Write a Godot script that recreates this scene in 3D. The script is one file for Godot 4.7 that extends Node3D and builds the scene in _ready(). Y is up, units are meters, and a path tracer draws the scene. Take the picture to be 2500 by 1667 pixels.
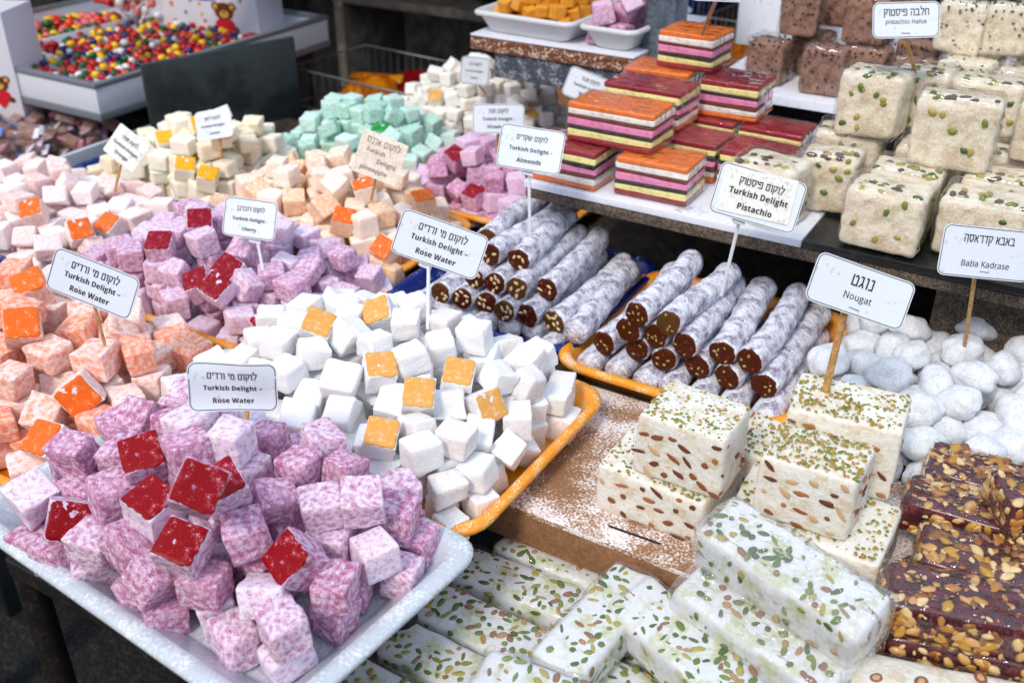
extends Node3D
# A market stall of lokum, nougat and halva. The stall stands turned against the street: (a, b) run along and across its counter.

const TURN := -0.5410521
var along := Vector3(0.857167, 0, 0.515038)
var across := Vector3(0.515038, 0, -0.857167)
var counts := {}
var rng := RandomNumberGenerator.new()
var M := {}
var ball: Mesh
var nut_ball: Mesh
var nut_shapes := []
var unit_rasters := []
var unit_bases := []
var cube_meshes := []
var cut_meshes := []
var sans: SystemFont
var sans_bold: SystemFont
var crumb_count := 0

# ---------------------------------------------------------------- basics

func at(a: float, b: float, y: float) -> Vector3:
	return along * a + across * b + Vector3(0, y, 0)

func turned(yaw := 0.0) -> Basis:
	return Basis(Vector3.UP, TURN + yaw)

func numbered(called: String) -> String:
	var n: int = counts.get(called, 0)
	counts[called] = n + 1
	return called if n == 0 else "%s_%03d" % [called, n]

func put(called: String, mesh: Mesh, mat: Material, parent: Node3D, xf := Transform3D()) -> MeshInstance3D:
	var o := MeshInstance3D.new()
	o.mesh = mesh
	o.material_override = mat
	o.transform = xf
	o.name = numbered(called) if parent == self else called
	parent.add_child(o, true)
	return o

func node(called: String, xf: Transform3D) -> Node3D:
	var o := Node3D.new()
	o.name = numbered(called)
	o.transform = xf
	add_child(o, true)
	return o

func tag(o: Node, label: String, category: String, group := "") -> Node:
	o.set_meta("label", label)
	o.set_meta("category", category)
	if group != "":
		o.set_meta("group", group)
	return o

func structure(o: Node) -> Node:
	o.set_meta("kind", "structure")
	return o

func stuff(o: Node) -> Node:
	o.set_meta("kind", "stuff")
	return o

# ---------------------------------------------------------------- materials

func noise_bytes(size: int, freq: float, octaves: int, sd: int, kind := FastNoiseLite.TYPE_SIMPLEX_SMOOTH) -> PackedByteArray:
	var n := FastNoiseLite.new()
	n.noise_type = kind
	n.frequency = freq
	n.seed = sd
	n.fractal_octaves = octaves
	n.fractal_gain = 0.55
	var im := n.get_seamless_image(size, size, false, false, 0.2, true)
	im.convert(Image.FORMAT_L8)
	return im.get_data()

var texture_store := {}

func mixed_texture(key: String, low: Color, high: Color, edge: float, soft: float, f1: float, f2: float, share: float, sd: int, grain := 0.06) -> ImageTexture:
	# two colours of matter laid over one another in patches with a grain of their own
	if texture_store.has(key):
		return texture_store[key]
	var size := 256
	var n1 := noise_bytes(size, f1, 4, sd)
	var n2 := noise_bytes(size, f2, 3, sd + 7)
	var data := PackedByteArray()
	data.resize(size * size * 3)
	var lr := low.r * 255.0
	var lg := low.g * 255.0
	var lb := low.b * 255.0
	var dr := (high.r - low.r) * 255.0
	var dg := (high.g - low.g) * 255.0
	var db := (high.b - low.b) * 255.0
	for i in size * size:
		var g2 := n2[i] / 255.0
		var v := (n1[i] / 255.0) * (1.0 - share) + g2 * share
		var m := smoothstep(edge - soft, edge + soft, v)
		var k := 1.0 + (g2 - 0.5) * grain * 2.0
		data[i * 3] = clampi(int((lr + dr * m) * k), 0, 255)
		data[i * 3 + 1] = clampi(int((lg + dg * m) * k), 0, 255)
		data[i * 3 + 2] = clampi(int((lb + db * m) * k), 0, 255)
	var t := ImageTexture.create_from_image(Image.create_from_data(size, size, false, Image.FORMAT_RGB8, data))
	texture_store[key] = t
	return t

func grey_texture(key: String, f: float, octaves: int, sd: int, kind := FastNoiseLite.TYPE_SIMPLEX_SMOOTH) -> ImageTexture:
	if texture_store.has(key):
		return texture_store[key]
	var t := ImageTexture.create_from_image(Image.create_from_data(256, 256, false, Image.FORMAT_L8, noise_bytes(256, f, octaves, sd, kind)))
	texture_store[key] = t
	return t

func plain(c: Color, rough := 0.6, metal := 0.0) -> StandardMaterial3D:
	var m := StandardMaterial3D.new()
	m.albedo_color = c
	m.roughness = rough
	m.metallic = metal
	return m

func patched(tex: Texture2D, scale: float, rough: float, bump: Texture2D = null, depth := 0.0, offset := Vector3.ZERO, world := false) -> StandardMaterial3D:
	var m := StandardMaterial3D.new()
	m.albedo_texture = tex
	m.roughness = rough
	m.uv1_triplanar = true
	m.uv1_world_triplanar = world
	m.uv1_scale = Vector3.ONE * scale
	m.uv1_offset = offset
	m.uv1_triplanar_sharpness = 4.0
	if bump != null:
		m.heightmap_enabled = true
		m.heightmap_texture = bump
		m.heightmap_scale = depth
	return m

func lokum_set(key: String, jelly: Color, powder: Color, cover: float, sd: int) -> Array:
	# sugar dust over jelly: three densities of dust, two offsets each
	var out := []
	var bump := grey_texture("dust_bump", 0.05, 5, 77)
	for k in 3:
		var t := mixed_texture("lokum_%s_%d" % [key, k], jelly, powder, cover - 0.13 + k * 0.10, 0.23, 0.026, 0.2, 0.55, sd + k * 31, 0.05)
		for j in 2:
			var lm := patched(t, 0.52 + j * 0.14, 0.9, bump, 0.045, Vector3(0.31 * j + 0.1 * k, 0.17 * j, 0.53 * j))
			lm.subsurf_scatter_enabled = true
			lm.subsurf_scatter_strength = 0.25
			out.append(lm)
	return out

func jelly(c: Color, specks: Color, sd: int, scale := 0.8) -> StandardMaterial3D:
	var t := mixed_texture("cut_%d" % sd, c, specks, 0.70, 0.07, 0.014, 0.12, 0.55, sd, 0.02)
	var m := patched(t, scale, 0.36, grey_texture("cut_bump", 0.03, 3, 5), 0.012)
	m.subsurf_scatter_enabled = true
	m.subsurf_scatter_strength = 0.3
	m.metallic_specular = 0.3
	return m

func film(alpha := 0.05, rough := 0.07, wrinkle := 1.0, scale := 14.0) -> StandardMaterial3D:
	var m := StandardMaterial3D.new()
	m.transparency = BaseMaterial3D.TRANSPARENCY_ALPHA
	m.albedo_color = Color(0.96, 0.97, 1.0, alpha)
	m.roughness = rough
	m.uv1_triplanar = true
	m.uv1_scale = Vector3(scale, scale * 0.6, scale * 1.5)
	m.heightmap_enabled = true
	m.heightmap_texture = grey_texture("wrinkles", 0.016, 3, 19, FastNoiseLite.TYPE_PERLIN)
	m.heightmap_scale = 0.2 * wrinkle
	return m

# ---------------------------------------------------------------- shapes

func steps(h: float, r: float, n: int) -> PackedFloat32Array:
	var out := PackedFloat32Array([-h, -h + r * 0.35, -h + r])
	for i in range(1, n):
		out.append(lerpf(-h + r, h - r, float(i) / n))
	out.append_array(PackedFloat32Array([h - r, h - r * 0.35, h]))
	return out

func rounded_box(half: Vector3, r: float, n: int, skew := 0.0, bump := 0.0, sd := 1, freq := 40.0, open_top := false) -> ArrayMesh:
	# a box with rounded edges, pulled out of true by its corners, with a rough surface
	var g := RandomNumberGenerator.new()
	g.seed = sd
	var corner := []
	for i in 8:
		corner.append(Vector3(g.randf_range(-1, 1), g.randf_range(-1, 1), g.randf_range(-1, 1)) * skew)
	var noise := FastNoiseLite.new()
	noise.seed = sd
	noise.frequency = freq
	noise.fractal_octaves = 3
	var st := SurfaceTool.new()
	st.begin(Mesh.PRIMITIVE_TRIANGLES)
	st.set_smooth_group(0)
	var c := [steps(half.x, r, n), steps(half.y, r, n), steps(half.z, r, n)]
	var core := half - Vector3.ONE * r
	for k in 3:
		var u := (k + 1) % 3
		var v := (k + 2) % 3
		for s in [-1.0, 1.0]:
			if open_top and k == 1 and s > 0:
				continue
			var cu: PackedFloat32Array = c[u]
			var cv: PackedFloat32Array = c[v]
			var grid := []
			for i in cu.size():
				var row := PackedVector3Array()
				for j in cv.size():
					var p := Vector3.ZERO
					p[k] = s * half[k]
					p[u] = cu[i]
					p[v] = cv[j]
					var inner := p.clamp(-core, core)
					var d := (p - inner).normalized()
					var q := inner + d * r
					if bump > 0.0:
						q += d * noise.get_noise_3dv(q) * bump
					if skew > 0.0:
						var t := (p / half + Vector3.ONE) * 0.5
						var o := Vector3.ZERO
						for m in 8:
							var w := (t.x if m & 1 else 1.0 - t.x) * (t.y if m & 2 else 1.0 - t.y) * (t.z if m & 4 else 1.0 - t.z)
							o += corner[m] * w
						q += o
					row.append(q)
				grid.append(row)
			for i in cu.size() - 1:
				for j in cv.size() - 1:
					var a: Vector3 = grid[i][j]
					var b: Vector3 = grid[i + 1][j]
					var cc: Vector3 = grid[i + 1][j + 1]
					var e: Vector3 = grid[i][j + 1]
					for p in ([a, cc, b, a, e, cc] if s > 0 else [a, b, cc, a, cc, e]):
						st.add_vertex(p)
	st.generate_normals()
	st.index()
	return st.commit()

func blob(sd: int, scale: Vector3, amp: float, freq: float, n := 7) -> ArrayMesh:
	# a pebble: a ball drawn out of round
	var noise := FastNoiseLite.new()
	noise.seed = sd
	noise.frequency = freq
	noise.fractal_octaves = 2
	var st := SurfaceTool.new()
	st.begin(Mesh.PRIMITIVE_TRIANGLES)
	st.set_smooth_group(0)
	for k in 3:
		var u := (k + 1) % 3
		var v := (k + 2) % 3
		for s in [-1.0, 1.0]:
			var grid := []
			for i in n + 1:
				var row := PackedVector3Array()
				for j in n + 1:
					var p := Vector3.ZERO
					p[k] = s
					p[u] = tan((float(i) / n - 0.5) * PI * 0.5)
					p[v] = tan((float(j) / n - 0.5) * PI * 0.5)
					p = p.normalized()
					row.append(p * scale * (1.0 + amp * noise.get_noise_3dv(p)))
				grid.append(row)
			for i in n:
				for j in n:
					var a: Vector3 = grid[i][j]
					var b: Vector3 = grid[i + 1][j]
					var cc: Vector3 = grid[i + 1][j + 1]
					var e: Vector3 = grid[i][j + 1]
					for p in ([a, cc, b, a, e, cc] if s > 0 else [a, b, cc, a, cc, e]):
						st.add_vertex(p)
	st.generate_normals()
	st.index()
	return st.commit()

func strip(st: SurfaceTool, rings: Array, closed := true) -> void:
	# skin between rings of equal count; rings wind so that the outside is left of the walk
	for i in rings.size() - 1:
		var p: PackedVector3Array = rings[i]
		var q: PackedVector3Array = rings[i + 1]
		var n := p.size()
		for j in (n if closed else n - 1):
			var k := (j + 1) % n
			for v in [p[j], q[k], q[j], p[j], p[k], q[k]]:
				st.add_vertex(v)

func cap(st: SurfaceTool, ring: PackedVector3Array, up: bool) -> void:
	var mid := Vector3.ZERO
	for p in ring:
		mid += p
	mid /= ring.size()
	for j in ring.size():
		var k := (j + 1) % ring.size()
		for v in ([mid, ring[k], ring[j]] if up else [mid, ring[j], ring[k]]):
			st.add_vertex(v)

func tube(points: PackedVector3Array, radius: float, sides := 8, flat := 1.0) -> ArrayMesh:
	var st := SurfaceTool.new()
	st.begin(Mesh.PRIMITIVE_TRIANGLES)
	st.set_smooth_group(0)
	var rings := []
	for i in points.size():
		var d := (points[mini(i + 1, points.size() - 1)] - points[maxi(i - 1, 0)]).normalized()
		var side := d.cross(Vector3.UP if absf(d.y) < 0.9 else Vector3.BACK).normalized()
		var top := side.cross(d).normalized()
		var ring := PackedVector3Array()
		for j in sides:
			var t := TAU * j / sides
			ring.append(points[i] + (side * cos(t) + top * sin(t) * flat) * radius)
		rings.append(ring)
	strip(st, rings)
	st.set_smooth_group(-1)
	cap(st, rings[0], false)
	cap(st, rings[-1], true)
	st.generate_normals()
	st.index()
	return st.commit()

func round_rect(w: float, d: float, r: float, y: float, n := 6) -> PackedVector3Array:
	var out := PackedVector3Array()
	for k in 4:
		var c := Vector2((w - r) if k == 0 or k == 3 else -(w - r), (d - r) if k < 2 else -(d - r))
		for i in n + 1:
			var t := (k + float(i) / n) * PI / 2
			out.append(Vector3(c.x + cos(t) * r, y, c.y + sin(t) * r))
	return out

func tray_mesh(w: float, d: float, h: float, r: float, flare: float, lip: float, thick: float) -> ArrayMesh:
	# a moulded tray: floor, sloping walls, a rolled rim; w and d are half sizes at the rim
	var st := SurfaceTool.new()
	st.begin(Mesh.PRIMITIVE_TRIANGLES)
	st.set_smooth_group(0)
	var fw := w - flare - lip
	var fd := d - flare - lip
	var rings := []
	rings.append(round_rect(fw - 0.006, fd - 0.006, r * 0.7, thick))
	rings.append(round_rect(fw - 0.001, fd - 0.001, r * 0.74, thick + 0.0015))
	rings.append(round_rect(fw + 0.001, fd + 0.001, r * 0.76, thick + 0.005))
	rings.append(round_rect(w - lip - 0.001, d - lip - 0.001, r * 0.95, h - 0.003))
	rings.append(round_rect(w - lip + 0.001, d - lip + 0.001, r * 0.97, h - 0.0005))
	rings.append(round_rect(w - lip * 0.6, d - lip * 0.6, r, h))
	rings.append(round_rect(w - 0.002, d - 0.002, r, h - 0.0008))
	rings.append(round_rect(w, d, r, h - 0.003))
	rings.append(round_rect(w - 0.0005, d - 0.0005, r, h - 0.0065))
	rings.append(round_rect(w - 0.002, d - 0.002, r, h - 0.007))
	rings.append(round_rect(w - lip + 0.001, d - lip + 0.001, r, h - 0.005))
	rings.append(round_rect(fw + thick, fd + thick, r * 0.8, 0.003))
	rings.append(round_rect(fw - 0.002, fd - 0.002, r * 0.75, 0.0))
	var flipped := []
	for q in rings:
		flipped.append(q)
	cap(st, flipped[0], true)
	strip(st, flipped)
	cap(st, flipped[-1], false)
	st.generate_normals()
	st.index()
	return st.commit()

func box(half: Vector3, r := 0.002) -> ArrayMesh:
	return rounded_box(half, minf(r, minf(half.x, minf(half.y, half.z)) * 0.45), 1)

# ---------------------------------------------------------------- heaps: things dropped one after another until they lie on the others

func raster(half: Vector3, basis: Basis, cell: float, round_shape := false) -> PackedFloat32Array:
	var out := PackedFloat32Array()
	var reach := int(ceil(half.length() / cell))
	var inv := basis.transposed()
	var d := inv * Vector3.UP
	for i in range(-reach, reach + 1):
		for j in range(-reach, reach + 1):
			var o := inv * Vector3(i * cell, 0, j * cell)
			var lo := -1e9
			var hi := 1e9
			if round_shape:
				var dd := d / half
				var oo := o / half
				var b := dd.dot(oo)
				var q := b * b - dd.length_squared() * (oo.length_squared() - 1.0)
				if q <= 0.0:
					continue
				lo = (-b - sqrt(q)) / dd.length_squared()
				hi = (-b + sqrt(q)) / dd.length_squared()
			else:
				var hit := true
				for k in 3:
					if absf(d[k]) < 1e-5:
						if absf(o[k]) > half[k]:
							hit = false
							break
						continue
					var t0 := (-half[k] - o[k]) / d[k]
					var t1 := (half[k] - o[k]) / d[k]
					lo = maxf(lo, minf(t0, t1))
					hi = minf(hi, maxf(t0, t1))
				if not hit or lo >= hi:
					continue
			out.append_array(PackedFloat32Array([i, j, lo, hi]))
	return out

class Heap:
	var nx: int
	var nz: int
	var cell: float
	var top: PackedFloat32Array
	var w: float
	var d: float
	func _init(width: float, depth: float, size: float) -> void:
		cell = size
		w = width
		d = depth
		nx = int(ceil(width / cell))
		nz = int(ceil(depth / cell))
		top.resize(nx * nz)
	func rest(ras: PackedFloat32Array, ix: int, iz: int, scale: float) -> float:
		var h := -1e9
		var k := 0
		var n := ras.size()
		while k < n:
			var x := ix + int(ras[k])
			var z := iz + int(ras[k + 1])
			if x < 0 or z < 0 or x >= nx or z >= nz:
				return 1e9
			var v := top[x * nz + z] - ras[k + 2] * scale
			if v > h:
				h = v
			k += 4
		return h
	func hollow(ras: PackedFloat32Array, ix: int, iz: int, h: float, scale: float) -> float:
		# mean space left under a thing resting at h
		var sum := 0.0
		var k := 0
		var n := ras.size()
		while k < n:
			sum += h + ras[k + 2] * scale - top[(ix + int(ras[k])) * nz + iz + int(ras[k + 1])]
			k += 4
		return sum * 4.0 / n
	func lay(ras: PackedFloat32Array, ix: int, iz: int, h: float, scale: float) -> void:
		var k := 0
		while k < ras.size():
			var x := ix + int(ras[k])
			var z := iz + int(ras[k + 1])
			if x >= 0 and z >= 0 and x < nx and z < nz:
				top[x * nz + z] = maxf(top[x * nz + z], h + ras[k + 3] * scale)
			k += 4
	func index(x: float, z: float) -> Vector2i:
		return Vector2i(int((x + w * 0.5) / cell), int((z + d * 0.5) / cell))
	func place(ix: int, iz: int) -> Vector2:
		return Vector2((ix + 0.5) * cell - w * 0.5, (iz + 0.5) * cell - d * 0.5)

func fill(heap: Heap, rasters: Array, scale: float, profile: Callable, tries: int, most: int) -> Array:
	var out := []
	var misses := 0
	while out.size() < most and misses < 14:
		var best := 1e9
		var bh := 0.0
		var bi := Vector2i.ZERO
		var bo := 0
		for t in tries:
			var o := rng.randi_range(0, rasters.size() - 1)
			var ix := rng.randi_range(0, heap.nx - 1)
			var iz := rng.randi_range(0, heap.nz - 1)
			var p := heap.place(ix, iz)
			var want: float = profile.call(p.x, p.y)
			var h := heap.rest(rasters[o], ix, iz, scale)
			if h - want > 0.0:
				continue
			var score := h - want + 1.1 * heap.hollow(rasters[o], ix, iz, h, scale)
			if score < best:
				best = score
				bh = h
				bi = Vector2i(ix, iz)
				bo = o
		for step in 5:
			# let it slide to where it lies lower
			if best > 1e8:
				break
			var moved := false
			for m in [Vector2i(2, 0), Vector2i(-2, 0), Vector2i(0, 2), Vector2i(0, -2)]:
				var q: Vector2i = bi + m
				var h := heap.rest(rasters[bo], q.x, q.y, scale)
				if h > 1e8:
					continue
				var p := heap.place(q.x, q.y)
				var want: float = profile.call(p.x, p.y)
				if h > want:
					continue
				var score := h - want + 1.1 * heap.hollow(rasters[bo], q.x, q.y, h, scale)
				if score < best - 1e-5:
					best = score
					bh = h
					bi = q
					moved = true
			if not moved:
				break
		if best > 1e8:
			misses += 1
			continue
		misses = 0
		heap.lay(rasters[bo], bi.x, bi.y, bh, scale)
		var p := heap.place(bi.x, bi.y)
		out.append([Vector3(p.x, bh, p.y), bo])
	return out

func dome(half_w: float, half_d: float, peak: float, rim: float, power := 2.4, cx := 0.0, cz := 0.0) -> Callable:
	return func(x: float, z: float) -> float:
		var u := minf(absf((x - cx) / half_w), 1.0)
		var v := minf(absf((z - cz) / half_d), 1.0)
		return rim + (peak - rim) * (1.0 - pow(u, power)) * (1.0 - pow(v, power))

func lokum_pile(d: Dictionary) -> void:
	# d: kind, label, cut_label, group, box [a0, a1, b0, b1], floor, peak, size, mats, cut_mat, cuts
	rng.seed = d.seed
	var s: float = d.size
	var r: Array = d.box
	var w: float = r[1] - r[0]
	var dep: float = r[3] - r[2]
	var ca: float = (r[0] + r[1]) / 2
	var cb: float = (r[2] + r[3]) / 2
	var heap := Heap.new(w, dep, s / 8.0)
	var centre: Vector2 = d.get("centre", Vector2.ZERO)
	var prof := dome(w * 0.5, dep * 0.5, d.peak - s * 0.5, d.get("rim", 0.012), d.get("power", 2.4), centre.x, -centre.y)
	var pits: Array = d.get("cuts", [])
	var pitted := func(x: float, z: float) -> float:
		var v: float = prof.call(x, z)
		for c in pits:
			if Vector2(x - (c[0] - ca), z + (c[1] - cb)).length_squared() < s * s * 0.8:
				return v - s * 0.85
		return v
	var laid := fill(heap, unit_rasters, s, pitted, d.get("tries", 34), d.get("most", 190))
	var frame := Transform3D(turned(), at(ca, cb, d.floor))
	var mats: Array = d.mats
	for it in laid:
		var wob := Basis.from_scale(Vector3(rng.randf_range(0.84, 1.1), rng.randf_range(0.76, 1.06), rng.randf_range(0.84, 1.14)) * s)
		var xf := frame * Transform3D(unit_bases[it[1]] * wob, it[0])
		var o := put(d.kind, cube_meshes[rng.randi_range(0, cube_meshes.size() - 1)], mats[rng.randi_range(0, mats.size() - 1)], self, xf)
		var place := "at the foot of the heap" if it[0].y < s * 0.9 else ("halfway up the heap" if it[0].y < d.peak - s * 1.1 else "on the crest of the heap")
		tag(o, "%s %s" % [d.label, place], "candy", d.group + " " + place)
	var towards := (turned().transposed() * Vector3(0, 0, 1)).normalized()
	for c in d.get("cuts", []):
		var tilt := deg_to_rad(c[2] if c.size() > 2 else rng.randf_range(12, 38))
		var spin := deg_to_rad(c[3] if c.size() > 3 else rng.randf_range(0, 90))
		var basis := Basis()
		var ras := PackedFloat32Array()
		var i := Vector2i.ZERO
		var h := 1e9
		for t in 10:
			var lean := towards.rotated(Vector3.UP, rng.randf_range(-0.7, 0.7))
			var bs := Basis(Vector3.UP.cross(lean).normalized(), tilt * rng.randf_range(0.7, 1.2)) * Basis(Vector3.UP, spin + rng.randf_range(-0.4, 0.4))
			var rs := raster(Vector3.ONE * 0.43, bs, 0.125)
			for u in 6:
				var q := heap.index(c[0] - ca + rng.randf_range(-0.6, 0.6) * s, -(c[1] - cb) + rng.randf_range(-0.6, 0.6) * s)
				q.x = clampi(q.x, 7, heap.nx - 8)
				q.y = clampi(q.y, 7, heap.nz - 8)
				var hh := heap.rest(rs, q.x, q.y, s)
				if hh < h:
					h = hh
					i = q
					ras = rs
					basis = bs
		if h > 1.0:
			continue
		heap.lay(ras, i.x, i.y, h + 0.04, s)
		var p := heap.place(i.x, i.y)
		var k := rng.randi_range(0, cut_meshes.size() - 1)
		var xf := frame * Transform3D(basis * Basis.from_scale(Vector3.ONE * s), Vector3(p.x, h - s * 0.08, p.y))
		var o := node(d.kind + "_with_cut_face", xf)
		tag(o, d.cut_label, "candy", d.group + " with a bare cut face")
		put("dusted_side", cut_meshes[k][0], mats[rng.randi_range(0, mats.size() - 1)], o)
		put("cut_face", cut_meshes[k][1], d.cut_mat, o)

# ---------------------------------------------------------------- lettering

const LETTERS := {
	"ל": [0.66, [[0.12, 1.45, 0.12, 1.0, 0.58, 1.0, 0.58, 0.72, 0.25, 0.0]]],
	"ו": [0.36, [[0.06, 1.0, 0.24, 1.0, 0.24, 0.0]]],
	"ק": [0.74, [[0.05, 1.0, 0.64, 1.0, 0.64, 0.7, 0.4, 0.15], [0.15, 0.68, 0.15, -0.35]]],
	"ם": [0.76, [[0.12, 1.0, 0.62, 1.0, 0.62, 0.0, 0.12, 0.0, 0.12, 1.0]]],
	"מ": [0.76, [[0.06, 0.0, 0.2, 0.82, 0.08, 1.0], [0.2, 0.78, 0.42, 1.0, 0.62, 0.86, 0.62, 0.0, 0.34, 0.0]]],
	"י": [0.34, [[0.06, 1.0, 0.22, 1.0, 0.22, 0.6]]],
	"ר": [0.64, [[0.05, 1.0, 0.46, 1.0, 0.54, 0.86, 0.54, 0.0]]],
	"ד": [0.68, [[0.02, 1.0, 0.64, 1.0], [0.5, 1.0, 0.5, 0.0]]],
	"ש": [0.96, [[0.08, 1.0, 0.12, 0.0, 0.5, 0.0, 0.8, 0.42, 0.84, 1.0], [0.47, 1.0, 0.42, 0.48, 0.12, 0.36]]],
	"פ": [0.74, [[0.08, 0.0, 0.62, 0.0, 0.62, 1.0, 0.1, 1.0, 0.1, 0.55, 0.32, 0.55]]],
	"ס": [0.76, [[0.04, 1.0, 0.66, 1.0, 0.64, 0.36, 0.42, 0.0, 0.28, 0.0, 0.12, 0.36, 0.14, 1.0]]],
	"ט": [0.76, [[0.1, 1.0, 0.1, 0.0, 0.64, 0.0, 0.64, 0.8, 0.5, 1.0, 0.34, 0.88]]],
	"ב": [0.74, [[0.06, 1.0, 0.46, 1.0, 0.54, 0.86, 0.54, 0.0], [0.04, 0.0, 0.7, 0.0]]],
	"ן": [0.34, [[0.05, 1.0, 0.2, 1.0, 0.2, -0.35]]],
	"ת": [0.76, [[0.08, 1.0, 0.56, 1.0, 0.64, 0.86, 0.64, 0.0], [0.18, 1.0, 0.18, 0.1, 0.04, 0.0]]],
	"ז": [0.44, [[0.04, 1.0, 0.4, 1.0], [0.22, 1.0, 0.22, 0.0]]],
	"נ": [0.52, [[0.16, 1.0, 0.4, 1.0, 0.4, 0.0, 0.08, 0.0]]],
	"ג": [0.56, [[0.1, 1.0, 0.34, 1.0, 0.34, 0.4, 0.08, 0.0], [0.34, 0.36, 0.48, 0.0]]],
	"א": [0.74, [[0.08, 1.0, 0.62, 0.0], [0.56, 1.0, 0.54, 0.66, 0.36, 0.5], [0.1, 0.0, 0.12, 0.4, 0.3, 0.6]]],
	"ה": [0.76, [[0.05, 1.0, 0.56, 1.0, 0.64, 0.86, 0.64, 0.0], [0.16, 0.62, 0.16, 0.0]]],
	"ח": [0.76, [[0.12, 0.0, 0.12, 1.0, 0.56, 1.0, 0.64, 0.86, 0.64, 0.0]]],
}

func stroke_segment(p: Vector2, q: Vector2, half: float, out: PackedVector2Array) -> void:
	var d := (q - p).normalized()
	var n := Vector2(-d.y, d.x) * half
	var a := p - d * half
	var b := q + d * half
	var parts := maxi(1, int((b - a).length() / 0.35))
	for i in parts:
		var u := a.lerp(b, float(i) / parts)
		var v := a.lerp(b, float(i + 1) / parts)
		out.append_array(PackedVector2Array([u + n, v + n, v - n, u + n, v - n, u - n]))

func hebrew(text: String, weight := 0.085) -> PackedVector2Array:
	# strokes of the letters, set from right to left; triangles in the plane
	var out := PackedVector2Array()
	var x := 0.0
	for ch in text:
		if ch == " ":
			x -= 0.42
			continue
		var l: Array = LETTERS[ch]
		x -= l[0]
		for s in l[1]:
			for i in range(0, s.size() - 2, 2):
				stroke_segment(Vector2(x + s[i], s[i + 1]), Vector2(x + s[i + 2], s[i + 3]), weight, out)
		x -= 0.08
	return out

func latin(text: String, bold := false) -> PackedVector2Array:
	var t := TextMesh.new()
	t.font = sans_bold if bold else sans
	t.font_size = 48
	t.pixel_size = 0.02
	t.depth = 0.0
	t.curve_step = 1.5
	t.text = text
	var arr := t.get_mesh_arrays()
	var out := PackedVector2Array()
	var v: PackedVector3Array = arr[Mesh.ARRAY_VERTEX]
	var idx: PackedInt32Array = arr[Mesh.ARRAY_INDEX]
	var nrm: PackedVector3Array = arr[Mesh.ARRAY_NORMAL]
	if idx.size() > 0:
		for i in idx:
			if nrm[i].z > 0.5:
				out.append(Vector2(v[i].x, v[i].y))
	else:
		for i in v.size():
			if nrm[i].z > 0.5:
				out.append(Vector2(v[i].x, v[i].y))
	return out

func bounds(t: PackedVector2Array) -> Rect2:
	var r := Rect2(t[0], Vector2.ZERO)
	for p in t:
		r = r.expand(p)
	return r

func ink_mesh(tris: PackedVector2Array, centre: Vector2, width: float, bend: Callable, lift: float, tall := 0.0) -> ArrayMesh:
	var r := bounds(tris)
	var k := width / r.size.x
	var ky := k if tall == 0.0 else tall / r.size.y
	var st := SurfaceTool.new()
	st.begin(Mesh.PRIMITIVE_TRIANGLES)
	var mid := r.get_center()
	for i in range(0, tris.size(), 3):
		var q := [tris[i], tris[i + 1], tris[i + 2]]
		if (q[1] - q[0]).cross(q[2] - q[0]) > 0:
			q = [tris[i], tris[i + 2], tris[i + 1]]
		for p in q:
			var x: float = (p.x - mid.x) * k + centre.x
			var y: float = (p.y - mid.y) * ky + centre.y
			st.set_normal(Vector3.BACK)
			st.add_vertex(Vector3(x, y, bend.call(x, y) + lift))
	return st.commit()

func card_mesh(w: float, h: float, r: float, bend: Callable, thick: float) -> ArrayMesh:
	var st := SurfaceTool.new()
	st.begin(Mesh.PRIMITIVE_TRIANGLES)
	st.set_smooth_group(0)
	var ys := [-0.5 * h, -0.5 * h + r * 0.08, -0.5 * h + r * 0.3, -0.5 * h + r * 0.6, -0.5 * h + r]
	for i in range(1, 6):
		ys.append(lerpf(-0.5 * h + r, 0.5 * h - r, i / 6.0))
	for i in range(4, -1, -1):
		ys.append(-ys[i])
	var cols := 14
	var front := []
	var back := []
	for y in ys:
		var over := maxf(absf(y) - (0.5 * h - r), 0.0)
		var hw: float = 0.5 * w - (r - sqrt(maxf(r * r - over * over, 0.0)))
		var f := PackedVector3Array()
		var bk := PackedVector3Array()
		for j in cols + 1:
			var x: float = lerpf(-hw, hw, float(j) / cols)
			var z: float = bend.call(x, y)
			f.append(Vector3(x, y, z))
			bk.append(Vector3(x, y, z - thick))
		front.append(f)
		back.append(bk)
	for i in ys.size() - 1:
		for j in cols:
			for v in [front[i][j], front[i + 1][j + 1], front[i][j + 1], front[i][j], front[i + 1][j], front[i + 1][j + 1]]:
				st.add_vertex(v)
			for v in [back[i][j], back[i][j + 1], back[i + 1][j + 1], back[i][j], back[i + 1][j + 1], back[i + 1][j]]:
				st.add_vertex(v)
	st.set_smooth_group(-1)
	for i in ys.size() - 1:
		for e in [[0, 1], [cols, -1]]:
			var a: Vector3 = front[i][e[0]]
			var b: Vector3 = front[i + 1][e[0]]
			var c: Vector3 = back[i + 1][e[0]]
			var d: Vector3 = back[i][e[0]]
			for v in ([a, c, b, a, d, c] if e[1] > 0 else [a, b, c, a, c, d]):
				st.add_vertex(v)
	for e in [[0, 1], [ys.size() - 1, -1]]:
		for j in cols:
			var a: Vector3 = front[e[0]][j]
			var b: Vector3 = front[e[0]][j + 1]
			var c: Vector3 = back[e[0]][j + 1]
			var d: Vector3 = back[e[0]][j]
			for v in ([a, b, c, a, c, d] if e[1] > 0 else [a, c, b, a, d, c]):
				st.add_vertex(v)
	st.generate_normals()
	st.index()
	return st.commit()

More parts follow.
